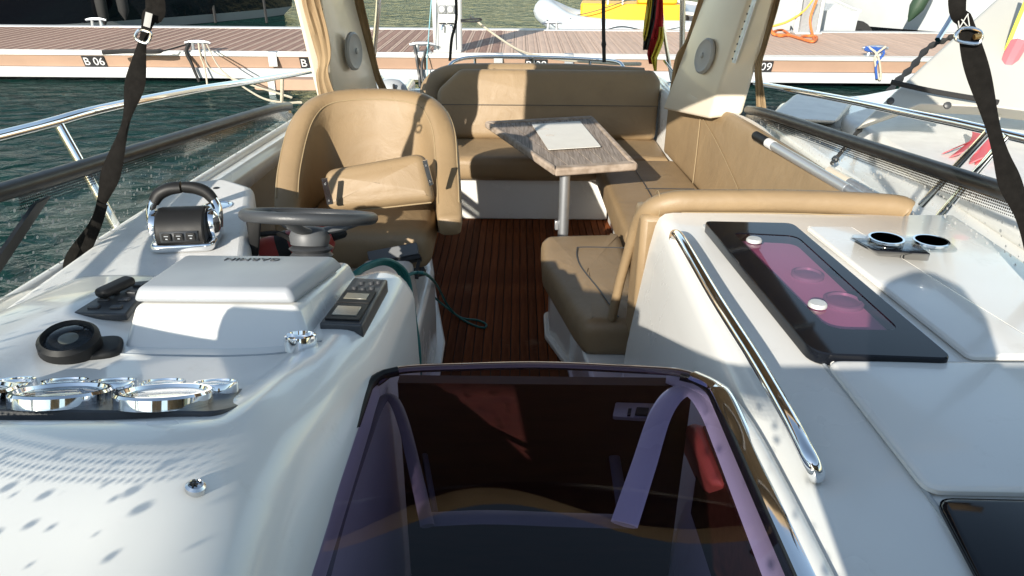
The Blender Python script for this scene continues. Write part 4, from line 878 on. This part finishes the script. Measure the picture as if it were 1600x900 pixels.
# ================================================================== companionway
cw = thing('companionway_hatch', 'dark purple tinted sliding hatch over the companionway', 'hatch', (.05, .8, .9))
def hz(X, Y): return .958-.016*(Y-.28)/.97-.018*((X-.05)/.33)**2
rows = []
for j in range(25):
    Y = .26+.90*j/14 if j < 15 else 1.16+.09*(j-14)/10; ins = 0
    if Y > 1.19: q = (Y-1.19)/.06; ins = .05*(1-math.sqrt(max(0, 1-q*q)))
    r = []
    for k in range(21):
        X = (-.272+ins)+(.644-2*ins)*k/20; r.append(V((X, Y, hz(X, Y))))
    rows.append(r)
obj('acrylic_panel', MB().grid(rows), 'acrylic', cw)
hp = [V((r[-1].x+.025, r[-1].y, r[-1].z-.012)) for r in rows]
rimp = hp[0:14:2]+[V((.372, 1.225, .915)), V((.33, 1.262, .918)), V((.20, 1.266, .925)), V((.05, 1.268, .929)), V((-.10, 1.266, .925)), V((-.23, 1.262, .918)), V((-.272, 1.225, .912))]
obj('steel_rim', MB().tube(hp[0:14:2]+[V((.392, 1.17, .925)), V((.385, 1.215, .92)), V((.35, 1.255, .918))], lambda q: (.020, .006), 10, 6, flat=(1, 0, 0)), 'chrome', cw)
obj('aft_lip', MB().tube(rimp[7:], lambda q: (.007, .011), 10, 6, flat=(0, 0, 1)), mat('smoked_edge', (.22, .15, .14), .12, .8), cw)
obj('seal', MB().tube([V((r[0].x-.010, r[0].y, r[0].z-.006)) for r in rows], .010, 8, 1), 'black', cw)
obj('seal', MB().tube([V((r[-1].x+.004, r[-1].y, r[-1].z-.012)) for r in rows], .008, 8, 1), 'black', cw)
obj('surround', MB().tube([V((.418, .3, .915)), V((.418, .9, .905)), V((.41, 1.12, .90)), V((.385, 1.24, .893)), V((.32, 1.30, .885))], lambda q: (.022, .022), 10, 6), 'gel', cw)
cab = thing('cabin_interior', 'dim cabin below the tinted hatch with white door frames and mahogany panels', 'cabin', (.05, .8, -.2))
obj('cabin_sole', MB().box((.05, .6, -.3), (1.3, 2.2, .04)), 'wood', cab)
obj('bulkhead', MB().box((.06, 1.29, .38), (.60, .03, 1.0)), 'wood', cab)
obj('bulkhead', MB().box((-.30, .75, .3), (.03, 1.0, 1.2)), 'wood', cab)
obj('bulkhead', MB().box((.40, .75, .25), (.03, 1.0, 1.1)), 'wood', cab)
obj('bulkhead', MB().box((.05, .1, .3), (1.3, .03, 1.2)), 'wood', cab)
def ribbon(pxs, z, wd): return MB().tube([PZ(a, b, z) for a, b in pxs], lambda q: (.004, wd), 8, 8, flat=(0, 0, 1))
obj('door_frame', ribbon([(1230, 940), (1178, 810), (1134, 700), (1110, 645), (1085, 614), (1058, 614), (1032, 648), (1005, 730), (975, 820)], .885, .021), 'gel', cab)
obj('door_frame', ribbon([(490, 960), (530, 810), (570, 690), (594, 630), (612, 622), (630, 660), (652, 750), (668, 822)], .885, .011), 'shadegel', cab)
obj('frame_bar', ribbon([(660, 812), (760, 808), (880, 812), (985, 815)], .87, .016), 'shadegel', cab)
obj('inner_post', ribbon([(945, 610), (958, 700), (972, 790)], .70, .012), 'shadegel', cab)
obj('inner_post', ribbon([(645, 605), (662, 700), (680, 800)], .70, .006), 'shadegel', cab)
obj('red_cushion', MB().hexa([PZ(1060, 690, .6), PZ(1130, 690, .6), PZ(1180, 790, .6), PZ(1100, 790, .6)], [PZ(1068, 660, .80), PZ(1100, 660, .80), PZ(1145, 760, .80), PZ(1110, 760, .80)]), 'redsofa', cab, bevel=.02)
lk = obj('lock_plate', MB().prism(rnd([(p.x, p.y) for p in (PZ(962, 630, .86), PZ(1030, 632, .86), PZ(1028, 656, .86), PZ(957, 652, .86))], .006), .855, .862), 'alu', cab)
obj('lock_slot', MB().prism([(p.x, p.y) for p in (PZ(995, 636, .866), PZ(1014, 637, .866), PZ(1011, 648, .866), PZ(992, 647, .866))], .862, .866).prism([(p.x, p.y) for p in (PZ(982, 638, .866), PZ(987, 638, .866), PZ(985, 648, .866), PZ(980, 648, .866))], .862, .866), 'black', lk)
# ================================================================== helm console
hc = thing('helm_console', 'white sculpted helm console with chrome gauges and dark switch panels', 'helm console', (-.75, 1.2, 0))
GX = [-1.36, -1.2, -1.08, -.98, -.88, -.80, -.6, -.46, -.40, -.34, -.295, -.268]
GY = [.28, .55, .72, .82, .87, 1.05, 1.15, 1.28, 1.45, 1.72]
GZ = [[.95, 1.00, 1.04, 1.06, 1.075, 1.08, 1.08, 1.07, 1.055, 1.02, .975, .935],
      [.95, 1.01, 1.05, 1.085, 1.10, 1.105, 1.105, 1.095, 1.08, 1.045, .99, .94],
      [.94, 1.00, 1.055, 1.09, 1.105, 1.112, 1.115, 1.11, 1.095, 1.055, .99, .935],
      [.92, .99, 1.045, 1.08, 1.095, 1.10, 1.103, 1.10, 1.088, 1.05, .985, .93],
      [.90, .98, 1.035, 1.06, 1.068, 1.07, 1.072, 1.08, 1.08, 1.045, .98, .925],
      [.88, .96, 1.02, 1.02, .998, .992, .992, 1.01, 1.035, 1.02, .968, .915],
      [.86, .95, 1.01, 1.005, .972, .965, .965, .978, 1.008, 1.005, .958, .905],
      [.84, .93, .992, .988, .958, .95, .948, .955, .98, .983, .95, .90],
      [.84, .91, .965, .968, .95, .942, .94, .945, .952, .957, .94, .89],
      [.84, .885, .91, .912, .908, .905, .905, .908, .918, .93, .915, .87]]
def herm(xs, ys, x):
    n = len(xs)
    if x <= xs[0]: return ys[0]
    if x >= xs[-1]: return ys[-1]
    i = max(k for k in range(n-1) if xs[k] <= x)
    def tan(k):
        if k == 0 or k == n-1: return 0
        a = (ys[k]-ys[k-1])/(xs[k]-xs[k-1]); b = (ys[k+1]-ys[k])/(xs[k+1]-xs[k])
        return 0 if a*b <= 0 else 2*a*b/(a+b)
    h = xs[i+1]-xs[i]; t = (x-xs[i])/h
    if i == 0: m0 = (ys[1]-ys[0])/h
    else: m0 = tan(i)
    m1 = tan(i+1) if i+1 < n-1 else (ys[i+1]-ys[i])/h
    return (2*t**3-3*t*t+1)*ys[i]+(t**3-2*t*t+t)*h*m0+(-2*t**3+3*t*t)*ys[i+1]+(t**3-t*t)*h*m1
def cz_(X, Y): return herm(GY, [herm(GX, row, X) for row in GZ], Y)
nx, ny = 72, 72
xs = [GX[0]+(GX[-1]-GX[0])*i/nx for i in range(nx+1)]; ys = [GY[0]+(GY[-1]-GY[0])*j/ny for j in range(ny+1)]
rowz = [[herm(GX, row, X) for X in xs] for row in GZ]
rows = [[V((xs[i], Y, herm(GY, [rowz[r][i] for r in range(len(GY))], Y))) for i in range(nx+1)] for Y in ys]
cmb = MB().grid(rows)
rt = [r[-1] for r in rows]; cmb.grid([rt, [V((p.x+.004, p.y, p.z-.02)) for p in rt], [V((-.255, p.y, .4)) for p in rt], [V((-.27, p.y, 0)) for p in rt]])
bk_ = rows[-1]; cmb.grid([bk_, [V((p.x, p.y+.012, p.z-.015)) for p in bk_], [V((p.x, p.y-.02, .5)) for p in bk_], [V((p.x, p.y-.12, 0)) for p in bk_]])
cmo = obj('moulding', cmb, M['gel'], hc, smooth=60)
bm = bmesh.new(); bm.from_mesh(cmo.data); bmesh.ops.remove_doubles(bm, verts=bm.verts, dist=1e-4); bmesh.ops.recalc_face_normals(bm, faces=bm.faces); bm.to_mesh(cmo.data); bm.free()
cmo.data.set_sharp_from_angle(angle=R(60))
# pod
obj('plotter_pod', MB().hexa([V((-.805, 1.262, .90)), V((-.385, 1.262, .90)), V((-.395, 1.74, .86)), V((-.82, 1.74, .86))],
    [V((-.775, 1.335, 1.022)), V((-.445, 1.335, 1.022)), V((-.425, 1.72, .955)), V((-.795, 1.72, .955))]), 'gel', hc, bevel=.014, bseg=4)
obj('pod_seam', MB().tube([V((X_, 1.256, cz_(X_, 1.256)+.0005)) for X_ in (-.812, -.75, -.65, -.55, -.45, -.378)], .0022, 6, 4), 'hullgrey', hc)
# side console carrying the throttle
obj('side_console', MB().prism(rnd([(-1.22, 1.45), (-.70, 1.45), (-.735, 1.86), (-.93, 2.50), (-1.06, 2.60), (-1.21, 2.55)], [0, 0, .1, .06, .06, .05]), .30, .905), 'gel2', hc, bevel=.03, bseg=4)
# gauge panel and gauges
sn = V((0, .40, .92)).normalized()
gp0 = V((-.64, .875, 1.082))
pmx = frame(gp0, (1, 0, 0), (0, .175, -.076))
obj('gauge_panel', MB().prism(rnd([(-.275, -.005), (.215, -.005), (.235, .06), (.225, .19), (-.275, .19)], [.02, .03, .04, .03, .02]), -.02, .004, pmx), 'panel', hc, bevel=.003)
def gauge(u_, v_, r, tall=.020):
    mt = pmx @ T((u_, v_, .004))
    b = obj('gauge', MB().lathe([(r*1.02, 0), (r*1.02, tall*.10), (r*1.03, tall*.12), (r*1.03, tall*.80), (r*.99, tall), (r*.915, tall), (r*.87, tall*.55)], 48, mt), 'chrome', hc, smooth=30)
    obj('dial', MB().lathe([(r*.88, tall*.35), (r*.86, tall*.4)], 32, mt), 'dial', b)
    obj('lens', MB().lathe([(r*.87, tall*.75), (r*.6, tall*.95), (r*.2, tall*1.02)], 32, mt), 'lens', b)
    nd = MB()
    for k in range(9):
        a = R(-30+k*30); nd.tube([mt @ V((r*.72*math.cos(a), r*.72*math.sin(a), tall*.42)), mt @ V((r*.82*math.cos(a), r*.82*math.sin(a), tall*.42))], r*.012, 4, 2)
    nd.tube([mt @ V((0, 0, tall*.45)), mt @ V((-r*.5, r*.45, tall*.45))], r*.014, 4, 2)
    obj('needle_and_ticks', nd, 'white', b)
for X in (-.828, -.682, -.527): gauge(X-gp0.x, .052, .067, .020)
for X in (-.735, -.655, -.575, -.488): gauge(X-gp0.x, .148, .034, .018)
def cap(px, py, X, r, tall, nrm=(0, .3, .95), nm='gauge'):
    p = PX(px, py, X); p.z = cz_(p.x, p.y)
    b = obj(nm, MB().lathe([(r, 0), (r*1.03, tall*.5), (r*.97, tall), (r*.86, tall*.95), (r*.84, tall*.6), (r*.3, tall*.8)], 32, align(p, nrm)), 'chrome', hc)
    return b, p
b_, p_ = cap(6, 562, -.86, .034, .018)
p_ = V((-.415, 1.235, cz_(-.415, 1.235)-.004)); obj('gauge', MB().lathe([(.03, 0), (.032, .014), (.03, .028), (.026, .03), (.024, .02), (.008, .024)], 32, align(p_, (0, .25, .97))), 'chrome', hc)
# dark compass bulge
p_ = PZ(108, 532, .985); p_.z = cz_(p_.x, p_.y)
cn = V((.10, -.18, .95)).normalized(); cmx = align(p_+V((0, 0, .012)), cn)
cp = obj('compass', MB().lathe([(.050, -.035), (.056, .0), (.055, .022), (.047, .030), (.042, .022)], 32, cmx), 'black', hc)
obj('compass_face', MB().lathe([(.042, .012), (.03, .020), (.006, .024)], 28, cmx), M['lcd'], cp)
obj('compass_glass', MB().lathe([(.043, .022), (.03, .030), (.006, .034)], 28, cmx), 'lens', cp)
obj('compass_mount', MB().pad(rnd([(-.075, -.05), (.095, -.03), (.085, .045), (-.07, .05)], .03), .018, .008, T(p_+V((0, 0, -.010))) @ rot(R(14))), 'black', cp)
# switch panels
pp = [(PZ(112, 492, .965)), PZ(198, 494, .965), PZ(240, 440, .955), PZ(190, 444, .955)]
sw = MB(); n4 = V((0, 0, .012)); sw.hexa([p+V((0, 0, -.012)) for p in pp], [p+n4*.4 for p in pp])
swp = obj('switch_panel', sw, 'panel', hc, bevel=.004)
sk_ = MB()
for i_ in range(2):
    for j_ in range(4):
        c = pp[0].lerp(pp[1], .28+.44*i_).lerp(pp[3].lerp(pp[2], .28+.44*i_), .16+.22*j_)+V((0, 0, .007))
        obj('switch_key', MB().box(c, (.024, .014, .006)), 'rubber', swp, bevel=.002)
p_ = PZ(180, 447, .985); bt_ = MB().pad(rnd([(-.018, -.045), (.018, -.045), (.018, .045), (-.018, .045)], .014), .02, .008, T(p_+V((0, 0, -.012))) @ rot(R(-22)))
obj('rocker_switch', bt_, 'black', hc)
# instrument panel on the right ridge
ip = [PZ(499, 510, .975), PZ(566, 513, .985), PZ(606, 441, .955), PZ(553, 438, .955)]
ipm = obj('instrument_panel', MB().hexa([p+V((0, 0, -.03)) for p in ip], [p+V((0, 0, .008)) for p in ip]), 'panel', hc, bevel=.005, bseg=3)
def onip(u_, v_, dz): return ip[0].lerp(ip[1], u_).lerp(ip[3].lerp(ip[2], u_), v_)+V((0, 0, dz))
def ipatch(name, u0, u1, v0, v1, dz, m):
    return obj(name, MB().hexa([onip(u0, v0, .006), onip(u1, v0, .006), onip(u1, v1, .006), onip(u0, v1, .006)], [onip(u0, v0, dz), onip(u1, v0, dz), onip(u1, v1, dz), onip(u0, v1, dz)]), m, ipm, bevel=.001)
for v0, v1 in ((.06, .38), (.40, .66)):
    ipatch('display_bezel', .08, .90, v0, v1, .012, 'black'); ipatch('display', .18, .78, v0+.07, v1-.07, .0135, 'lcd')
for u_, v_ in ((.25, .74), (.5, .72), (.72, .75), (.35, .86), (.62, .87), (.8, .9)): obj('button', MB().lathe([(.007, .008), (.006, .014)], 10, T(onip(u_, v_, 0))), 'rubber', ipm)
# screw on the brow
p_ = PZ(305, 765, 1.10); p_.z = cz_(p_.x, p_.y)
p2_ = p_
for _ in range(6):
    p2_ = PZ(305, 765, cz_(p2_.x, p2_.y))
sc_ = obj('fixing_screw', MB().lathe([(.012, -.002), (.012, .006), (.009, .009), (.007, .006), (.003, .007)], 20, align(p2_, (.25, 0, .97))), 'steel', hc)
obj('screw_slot', MB().box(p2_+V((0, 0, .0085)), (.009, .002, .002)).box(p2_+V((0, 0, .0083)), (.002, .009, .002)), 'black', sc_)
# flush cap and vent on the side console
p_ = PZ(340, 322, .905)
obj('flush_cap', MB().lathe([(.046, 0), (.046, .004), (.038, .006), (.034, .003), (.012, .004)], 30, T((p_.x, p_.y, .904))), 'chrome', hc)
p_ = PZ(338, 294, .905); obj('drain', MB().lathe([(.012, 0), (.010, .003)], 14, T((p_.x, p_.y, .904))), 'black', hc)
# ================================================================== plotter cover
pcv = thing('plotter_cover', 'light grey plastic sun cover with raised maker lettering on the helm pod', 'cover', (-.6, 1.5, 1.0))
sl_ = lambda Y: 1.022-(Y-1.335)*.174
B4 = [V((-.782, 1.338, sl_(1.338)+.003)), V((-.448, 1.338, sl_(1.338)+.003)), V((-.418, 1.655, sl_(1.655)+.003)), V((-.812, 1.655, sl_(1.655)+.003))]
T4 = [V((-.770, 1.352, sl_(1.352)+.036)), V((-.462, 1.352, sl_(1.352)+.036)), V((-.438, 1.630, sl_(1.63)+.038)), V((-.795, 1.630, sl_(1.63)+.038))]
cvo = obj('shell', MB().hexa(B4, T4), 'greyplastic', pcv, bevel=.012, bseg=4)
tm = frame(V((-.617, 1.585, sl_(1.585)+.0385)), (-1, 0, 0), (0, -1, .174))
text('lettering', 'GARMIN', .032, tm, 'darktext', pcv, ext=.0012, spacing=1.1)
# ================================================================== throttle
th = thing('throttle_lever', 'twin throttle with black arched levers and chrome base on the side console', 'throttle', (-.93, 1.95, .905))
o = V((-.937, 1.955, .906)); rz_ = R(8)
mx_ = T(o) @ rot(rz_)
W = .086
obj('base', MB().pad(rnd([(-W, -.075), (W, -.075), (W, .085), (-W, .085)], .03), .024, .008, mx_), 'chrome', th)
prof = [(-.066, .022), (-.070, .045), (-.062, .075), (-.035, .100), (0, .108), (.035, .100), (.062, .07), (.072, .022)]
obj('body', MB().loft([[mx_ @ V((x_, y_, z_)) for y_, z_ in prof] for x_ in (-.066, -.060, .060, .066)]), 'black', th, bevel=.006)
bp_ = obj('button_strip', MB().add([mx_ @ V(p) for p in ((-.05, -.0705, .032), (.05, -.0705, .032), (.05, -.0685, .062), (-.05, -.0685, .062))], [(0, 1, 2, 3)]), 'rubber', th, solid=.002)
for k in (-1, 0, 1):
    b_ = obj('button', MB().box(mx_ @ V((k*.032, -.0725, .047)), (.026, .006, .022)), 'black', th, bevel=.003)
    obj('button_mark', MB().box(mx_ @ V((k*.032, -.0762, .051)), (.012, .001, .002)).box(mx_ @ V((k*.032, -.0762, .043)), (.006, .001, .003)), 'greyplastic', b_)
for s in (-1, 1):
    obj('hub', MB().lathe([(.04, -.012), (.046, 0), (.044, .014), (.03, .022), (.006, .025)], 24, mx_ @ T((s*.072, .005, .055)) @ Matrix.Rotation(s*math.pi/2, 4, 'Y')), 'chrome', th)
    arm = [mx_ @ V(p) for p in ((s*.088, .005, .045), (s*.091, .012, .075), (s*.089, .020, .100), (s*.078, .028, .122))]
    obj('lever_arm', MB().tube(arm, lambda q: (.012, .019-.004*q), 12, 5, flat=(1, 0, 0)), 'chrome', th)
    grip = [mx_ @ V(p) for p in ((s*.081, .027, .117), (s*.064, .032, .138), (s*.036, .035, .151), (s*.003, .036, .155))]
    obj('lever_grip', MB().tube(grip, lambda q: (.0145+.003*math.sin(q*3), .019), 12, 6), 'black', th)
# ================================================================== steering wheel
wc = PY(484, 338, 2.07)
stw = thing('steering_wheel', 'dark grey three spoke steering wheel tilted over the helm', 'steering wheel', (wc.x, wc.y, .5))
wn = V((.03, .30, .95)).normalized(); wmx = align(wc, wn)
rp = [wmx @ V((.183*math.cos(2*math.pi*k/40), .183*math.sin(2*math.pi*k/40), 0)) for k in range(40)]
obj('rim', MB().tube(rp, .0175, 14, 1, closed=True), 'rubber', stw)
for a in (R(90), R(-28), R(208)):
    d = V((math.cos(a), math.sin(a), 0)); s_ = V((-d.y, d.x, 0))
    obj('spoke', MB().tube([wmx @ (d*.03+V((0, 0, -.045))), wmx @ (d*.10+V((0, 0, -.03))), wmx @ (d*.178)], lambda q: (.012, .028-.010*q), 10, 5, flat=wn), mat('spoke_grey', (.10, .105, .11), .5, .1) if 'spoke_grey' not in MATS else MATS['spoke_grey'], stw)
obj('hub', MB().lathe([(.055, -.085), (.06, -.06), (.052, -.04), (.04, -.032), (.01, -.028)], 24, wmx), MATS['spoke_grey'], stw)
bl = [(.052, -.085)]
for k in range(9): bl += [(.066-.002*k, -.095-.022*k), (.054-.002*k, -.106-.022*k)]
obj('column_bellows', MB().lathe([(r_, z_) for r_, z_ in bl], 24, T(wc) @ (V((.0, .22, .97))).to_track_quat('Z', 'Y').to_matrix().to_4x4()), 'rubber', stw, smooth=60)
obj('clamp_screw', MB().lathe([(.008, 0), (.006, .01)], 10, align(wmx @ V((-.01, -.058, -.075)), (0, -1, 0))), 'steel', stw)
lv = PY(398, 365, 2.0)
obj('trim_lever', MB().hexa([PY(393, 402, 1.99), PY(404, 401, 1.99), PY(404, 398, 2.03), PY(393, 399, 2.03)], [PY(384, 345, 1.98), PY(408, 344, 1.98), PY(409, 341, 2.05), PY(385, 341, 2.05)]), 'black', stw, bevel=.006, bseg=3)
obj('lever_stem', MB().tube([PY(405, 366, 2.02), PY(440, 366, 2.06), wc+V((-.03, 0, -.11))], .008, 8, 4), 'black', stw)
# ================================================================== helm seat
hs = thing('helm_chair', 'tan vinyl helm seat with wraparound back and flipped up bolster', 'helm seat', (-.62, 3.0, 0))
pth = [(-.90, 2.72), (-.925, 2.88), (-.91, 3.06), (-.83, 3.17), (-.62, 3.215), (-.41, 3.17), (-.318, 3.05), (-.285, 2.90), (-.262, 2.72)]
ztop = [.72, .87, 1.03, 1.085, 1.095, 1.08, 1.01, .87, .725]
zbot = [.55, .52, .50, .50, .50, .50, .52, .58, .64]
P2 = cat([V((a, b, 0)) for a, b in pth], 8); ZT = cat([V((z, 0, 0)) for z in ztop], 8); ZB = cat([V((z, 0, 0)) for z in zbot], 8)
rings = []; inn_seam = []
for i_, p in enumerate(P2):
    a = P2[max(0, i_-1)]; b = P2[min(len(P2)-1, i_+1)]; t_ = (b-a).normalized(); nn = V((t_.y, -t_.x, 0))
    q = i_/(len(P2)-1); th_ = .042+.008*math.sin(q*math.pi)
    zt, zb = ZT[i_].x, ZB[i_].x; r = []
    lean = .10*math.sin(q*math.pi)
    for k in range(20):
        an = 2*math.pi*k/20; ca, sa = math.cos(an), math.sin(an)
        ex = math.copysign(abs(ca)**.7, ca); ez = math.copysign(abs(sa)**.32, sa)
        z = (zt+zb)/2+(zt-zb)/2*ez
        wd = th_*(1+.25*max(0, (z-zb)/(zt-zb)))
        r.append(V((p.x, p.y, 0))+nn*ex*wd+V((0, 1, 0))*lean*((z-zb)/.55)+V((0, 0, z)))
    rings.append(r)
    inn_seam.append(r[14 if False else 4])
cap0 = [sum(rings[0], V((0, 0, 0)))/20+(p-sum(rings[0], V((0, 0, 0)))/20)*.8+V((0, -.02, 0)) for p in rings[0]]
cap1 = [sum(rings[-1], V((0, 0, 0)))/20+(p-sum(rings[-1], V((0, 0, 0)))/20)*.8+V((0, -.02, 0)) for p in rings[-1]]
shell = obj('backrest_shell', MB().loft([cap0]+rings+[cap1]), 'vinyl', hs, smooth=70)
obj('piping', MB().tube([r[7].lerp(r[8], .3)+V((0, -.001, .002)) for r in rings[3:-2]], .0032, 6, 1), 'stitch', shell)
obj('piping', MB().tube([r[2].lerp(r[3], .3)+V((0, 0, .002)) for r in rings[3:-2]], .0028, 6, 1), 'stitch', shell)
obj('seat_cushion', MB().pad(rnd([(-.885, 2.66), (-.335, 2.66), (-.345, 3.15), (-.87, 3.15)], [.08, .08, .05, .05]), .17, .055, xy(.50), .015), 'vinyl', hs)
# flipped bolster
bo0 = PY(590, 284, 2.80)
ex = (PY(655, 236, 2.82)-PY(502, 254, 2.82)); ey = V((0, .40, .72))
bmx2 = frame(bo0-V((0, 0, 0)), ex, ey) @ T((0, 0, -.09))
bol = obj('bolster_cushion', MB().pad(rnd([(-.215, -.095), (.215, -.10), (.195, .10), (-.215, .075)], [.035, .03, .05, .05]), .10, .04, bmx2, .014), 'vinyl', hs)
obj('piping', MB().tube([bmx2 @ V(p) for p in ((-.20, -.094, .062), (0, -.10, .064), (.20, -.1, .062))], .003, 6, 6), 'stitch', bol)
for a, b, c, d in (((502, 280), (511, 279), (520, 319), (511, 320)), ((660, 252), (667, 250), (677, 288), (671, 291))):
    p4 = [PY(*q_, 2.70) for q_ in (a, b, c, d)]
    hg = obj('hinge_plate', MB().hexa([p+V((0, .012, 0)) for p in p4], [p+V((0, -.0, 0)) for p in p4]), 'steel', hs)
    for q_ in (.2, .85): 
        p = p4[0].lerp(p4[3], q_).lerp(p4[1].lerp(p4[2], q_), .5); obj('hinge_screw', MB().lathe([(.005, 0), (.004, .002)], 10, align(p+V((0, -.001, 0)), (0, -1, .2))), 'panel', hg)
sd0 = PY(612, 392, 2.60)
sm = frame(sd0, (1, .15, .16), (0, .5, .8))
sl2 = obj('slider_mechanism', MB().prism([(-.09, -.035), (.10, -.035), (.10, .012), (-.09, .012)], -.03, .02, sm), MATS['spoke_grey'], hs, bevel=.004)
obj('slider_rail', MB().prism([(-.095, -.055), (.105, -.055), (.105, -.037), (-.095, -.037)], -.04, .03, sm), 'black', hs, bevel=.003)
obj('slider_rail', MB().prism([(-.07, -.11), (.11, -.11), (.11, -.085), (-.07, -.085)], -.06, .02, sm), 'black', hs, bevel=.003)
obj('release_handle', MB().tube([PY(655, 408, 2.5), PY(652, 420, 2.48), PY(651, 436, 2.46)], .007, 8, 4), 'black', hs)
obj('pedestal', MB().lathe([(.14, .05), (.13, .3), (.16, .5)], 20, T((-.62, 2.95, 0))), 'gel', hs)
pln = thing('seat_plinth', 'white moulded plinth under the helm seat beside the teak floor', 'plinth', (-.6, 2.9, 0))
obj('block', MB().prism(rnd([(-1.05, 2.12), (-.40, 2.12), (-.355, 2.25), (-.36, 2.95), (-.46, 3.55), (-.6, 3.75), (-1.05, 3.75)], [0, .05, .05, .1, .1, .08, 0]), 0, .40), 'gel', pln, bevel=.03, bseg=4)
obj('flange', MB().prism(rnd([(-1.05, 2.1), (-.36, 2.1), (-.315, 2.25), (-.325, 2.97), (-.44, 3.6), (-.58, 3.8), (-1.05, 3.8)], [0, .05, .05, .1, .1, .08, 0]), 0, .02), 'gel', pln, bevel=.006)
obj('riser', MB().hexa([V((-.60, 2.05, .35)), V((-.375, 2.05, .35)), V((-.375, 2.6, .35)), V((-.60, 2.6, .35))], [V((-.58, 2.10, .60)), V((-.39, 2.10, .60)), V((-.39, 2.58, .60)), V((-.58, 2.58, .60))]), 'gel', pln, bevel=.03, bseg=4)
# red extinguisher behind the wheel
ep = PY(449, 392, 2.34)
ex_ = thing('fire_extinguisher', 'red fire extinguisher with black strap in the footwell behind the wheel', 'extinguisher', ep)
emx = T(ep) @ rot(y=R(75), z=R(15))
obj('cylinder', MB().lathe([(.03, -.16), (.062, -.14), (.068, -.1), (.068, .1), (.055, .14), (.03, .16)], 24, emx), 'red', ex_)
obj('strap_band', MB().lathe([(.0685, -.02), (.070, -.02), (.070, .02), (.0685, .02)], 24, emx), 'black', ex_)
obj('valve', MB().lathe([(.02, .16), (.02, .2), (.012, .21)], 12, emx), 'black', ex_)
# teal cord
cdt = thing('teal_cord', 'teal cord looped over the console corner and trailing on the teak floor', 'cord', PZ(760, 512, .01))
for k in range(4):
    e_ = k*.006
    obj('strand', MB().tube([PY(553-2*k, 432, 1.80), PY(572, 420-2*k, 1.86), PY(600+2*k, 412-2*k, 1.93), PY(622+4*k, 424, 1.99), PY(634+3*k, 458, 2.0), PY(640+3*k, 500, 1.98), PY(640+5*k, 545, 1.95), PY(645+4*k, 600, 1.93)], .0055, 7, 7), 'teal', cdt)
obj('strand', MB().tube([PY(622, 442, 2.0), PY(634, 432, 2.02), PY(650, 426, 2.06), PY(668, 430, 2.15), PZ(684, 448, .28), PZ(700, 478, .08), PZ(718, 496, .012), PZ(740, 508, .007), PZ(757, 512, .007), PZ(759, 506, .007), PZ(745, 500, .007), PZ(720, 496, .008), PZ(692, 476, .03), PZ(676, 462, .08)], .0052, 7, 7), 'teal', cdt)
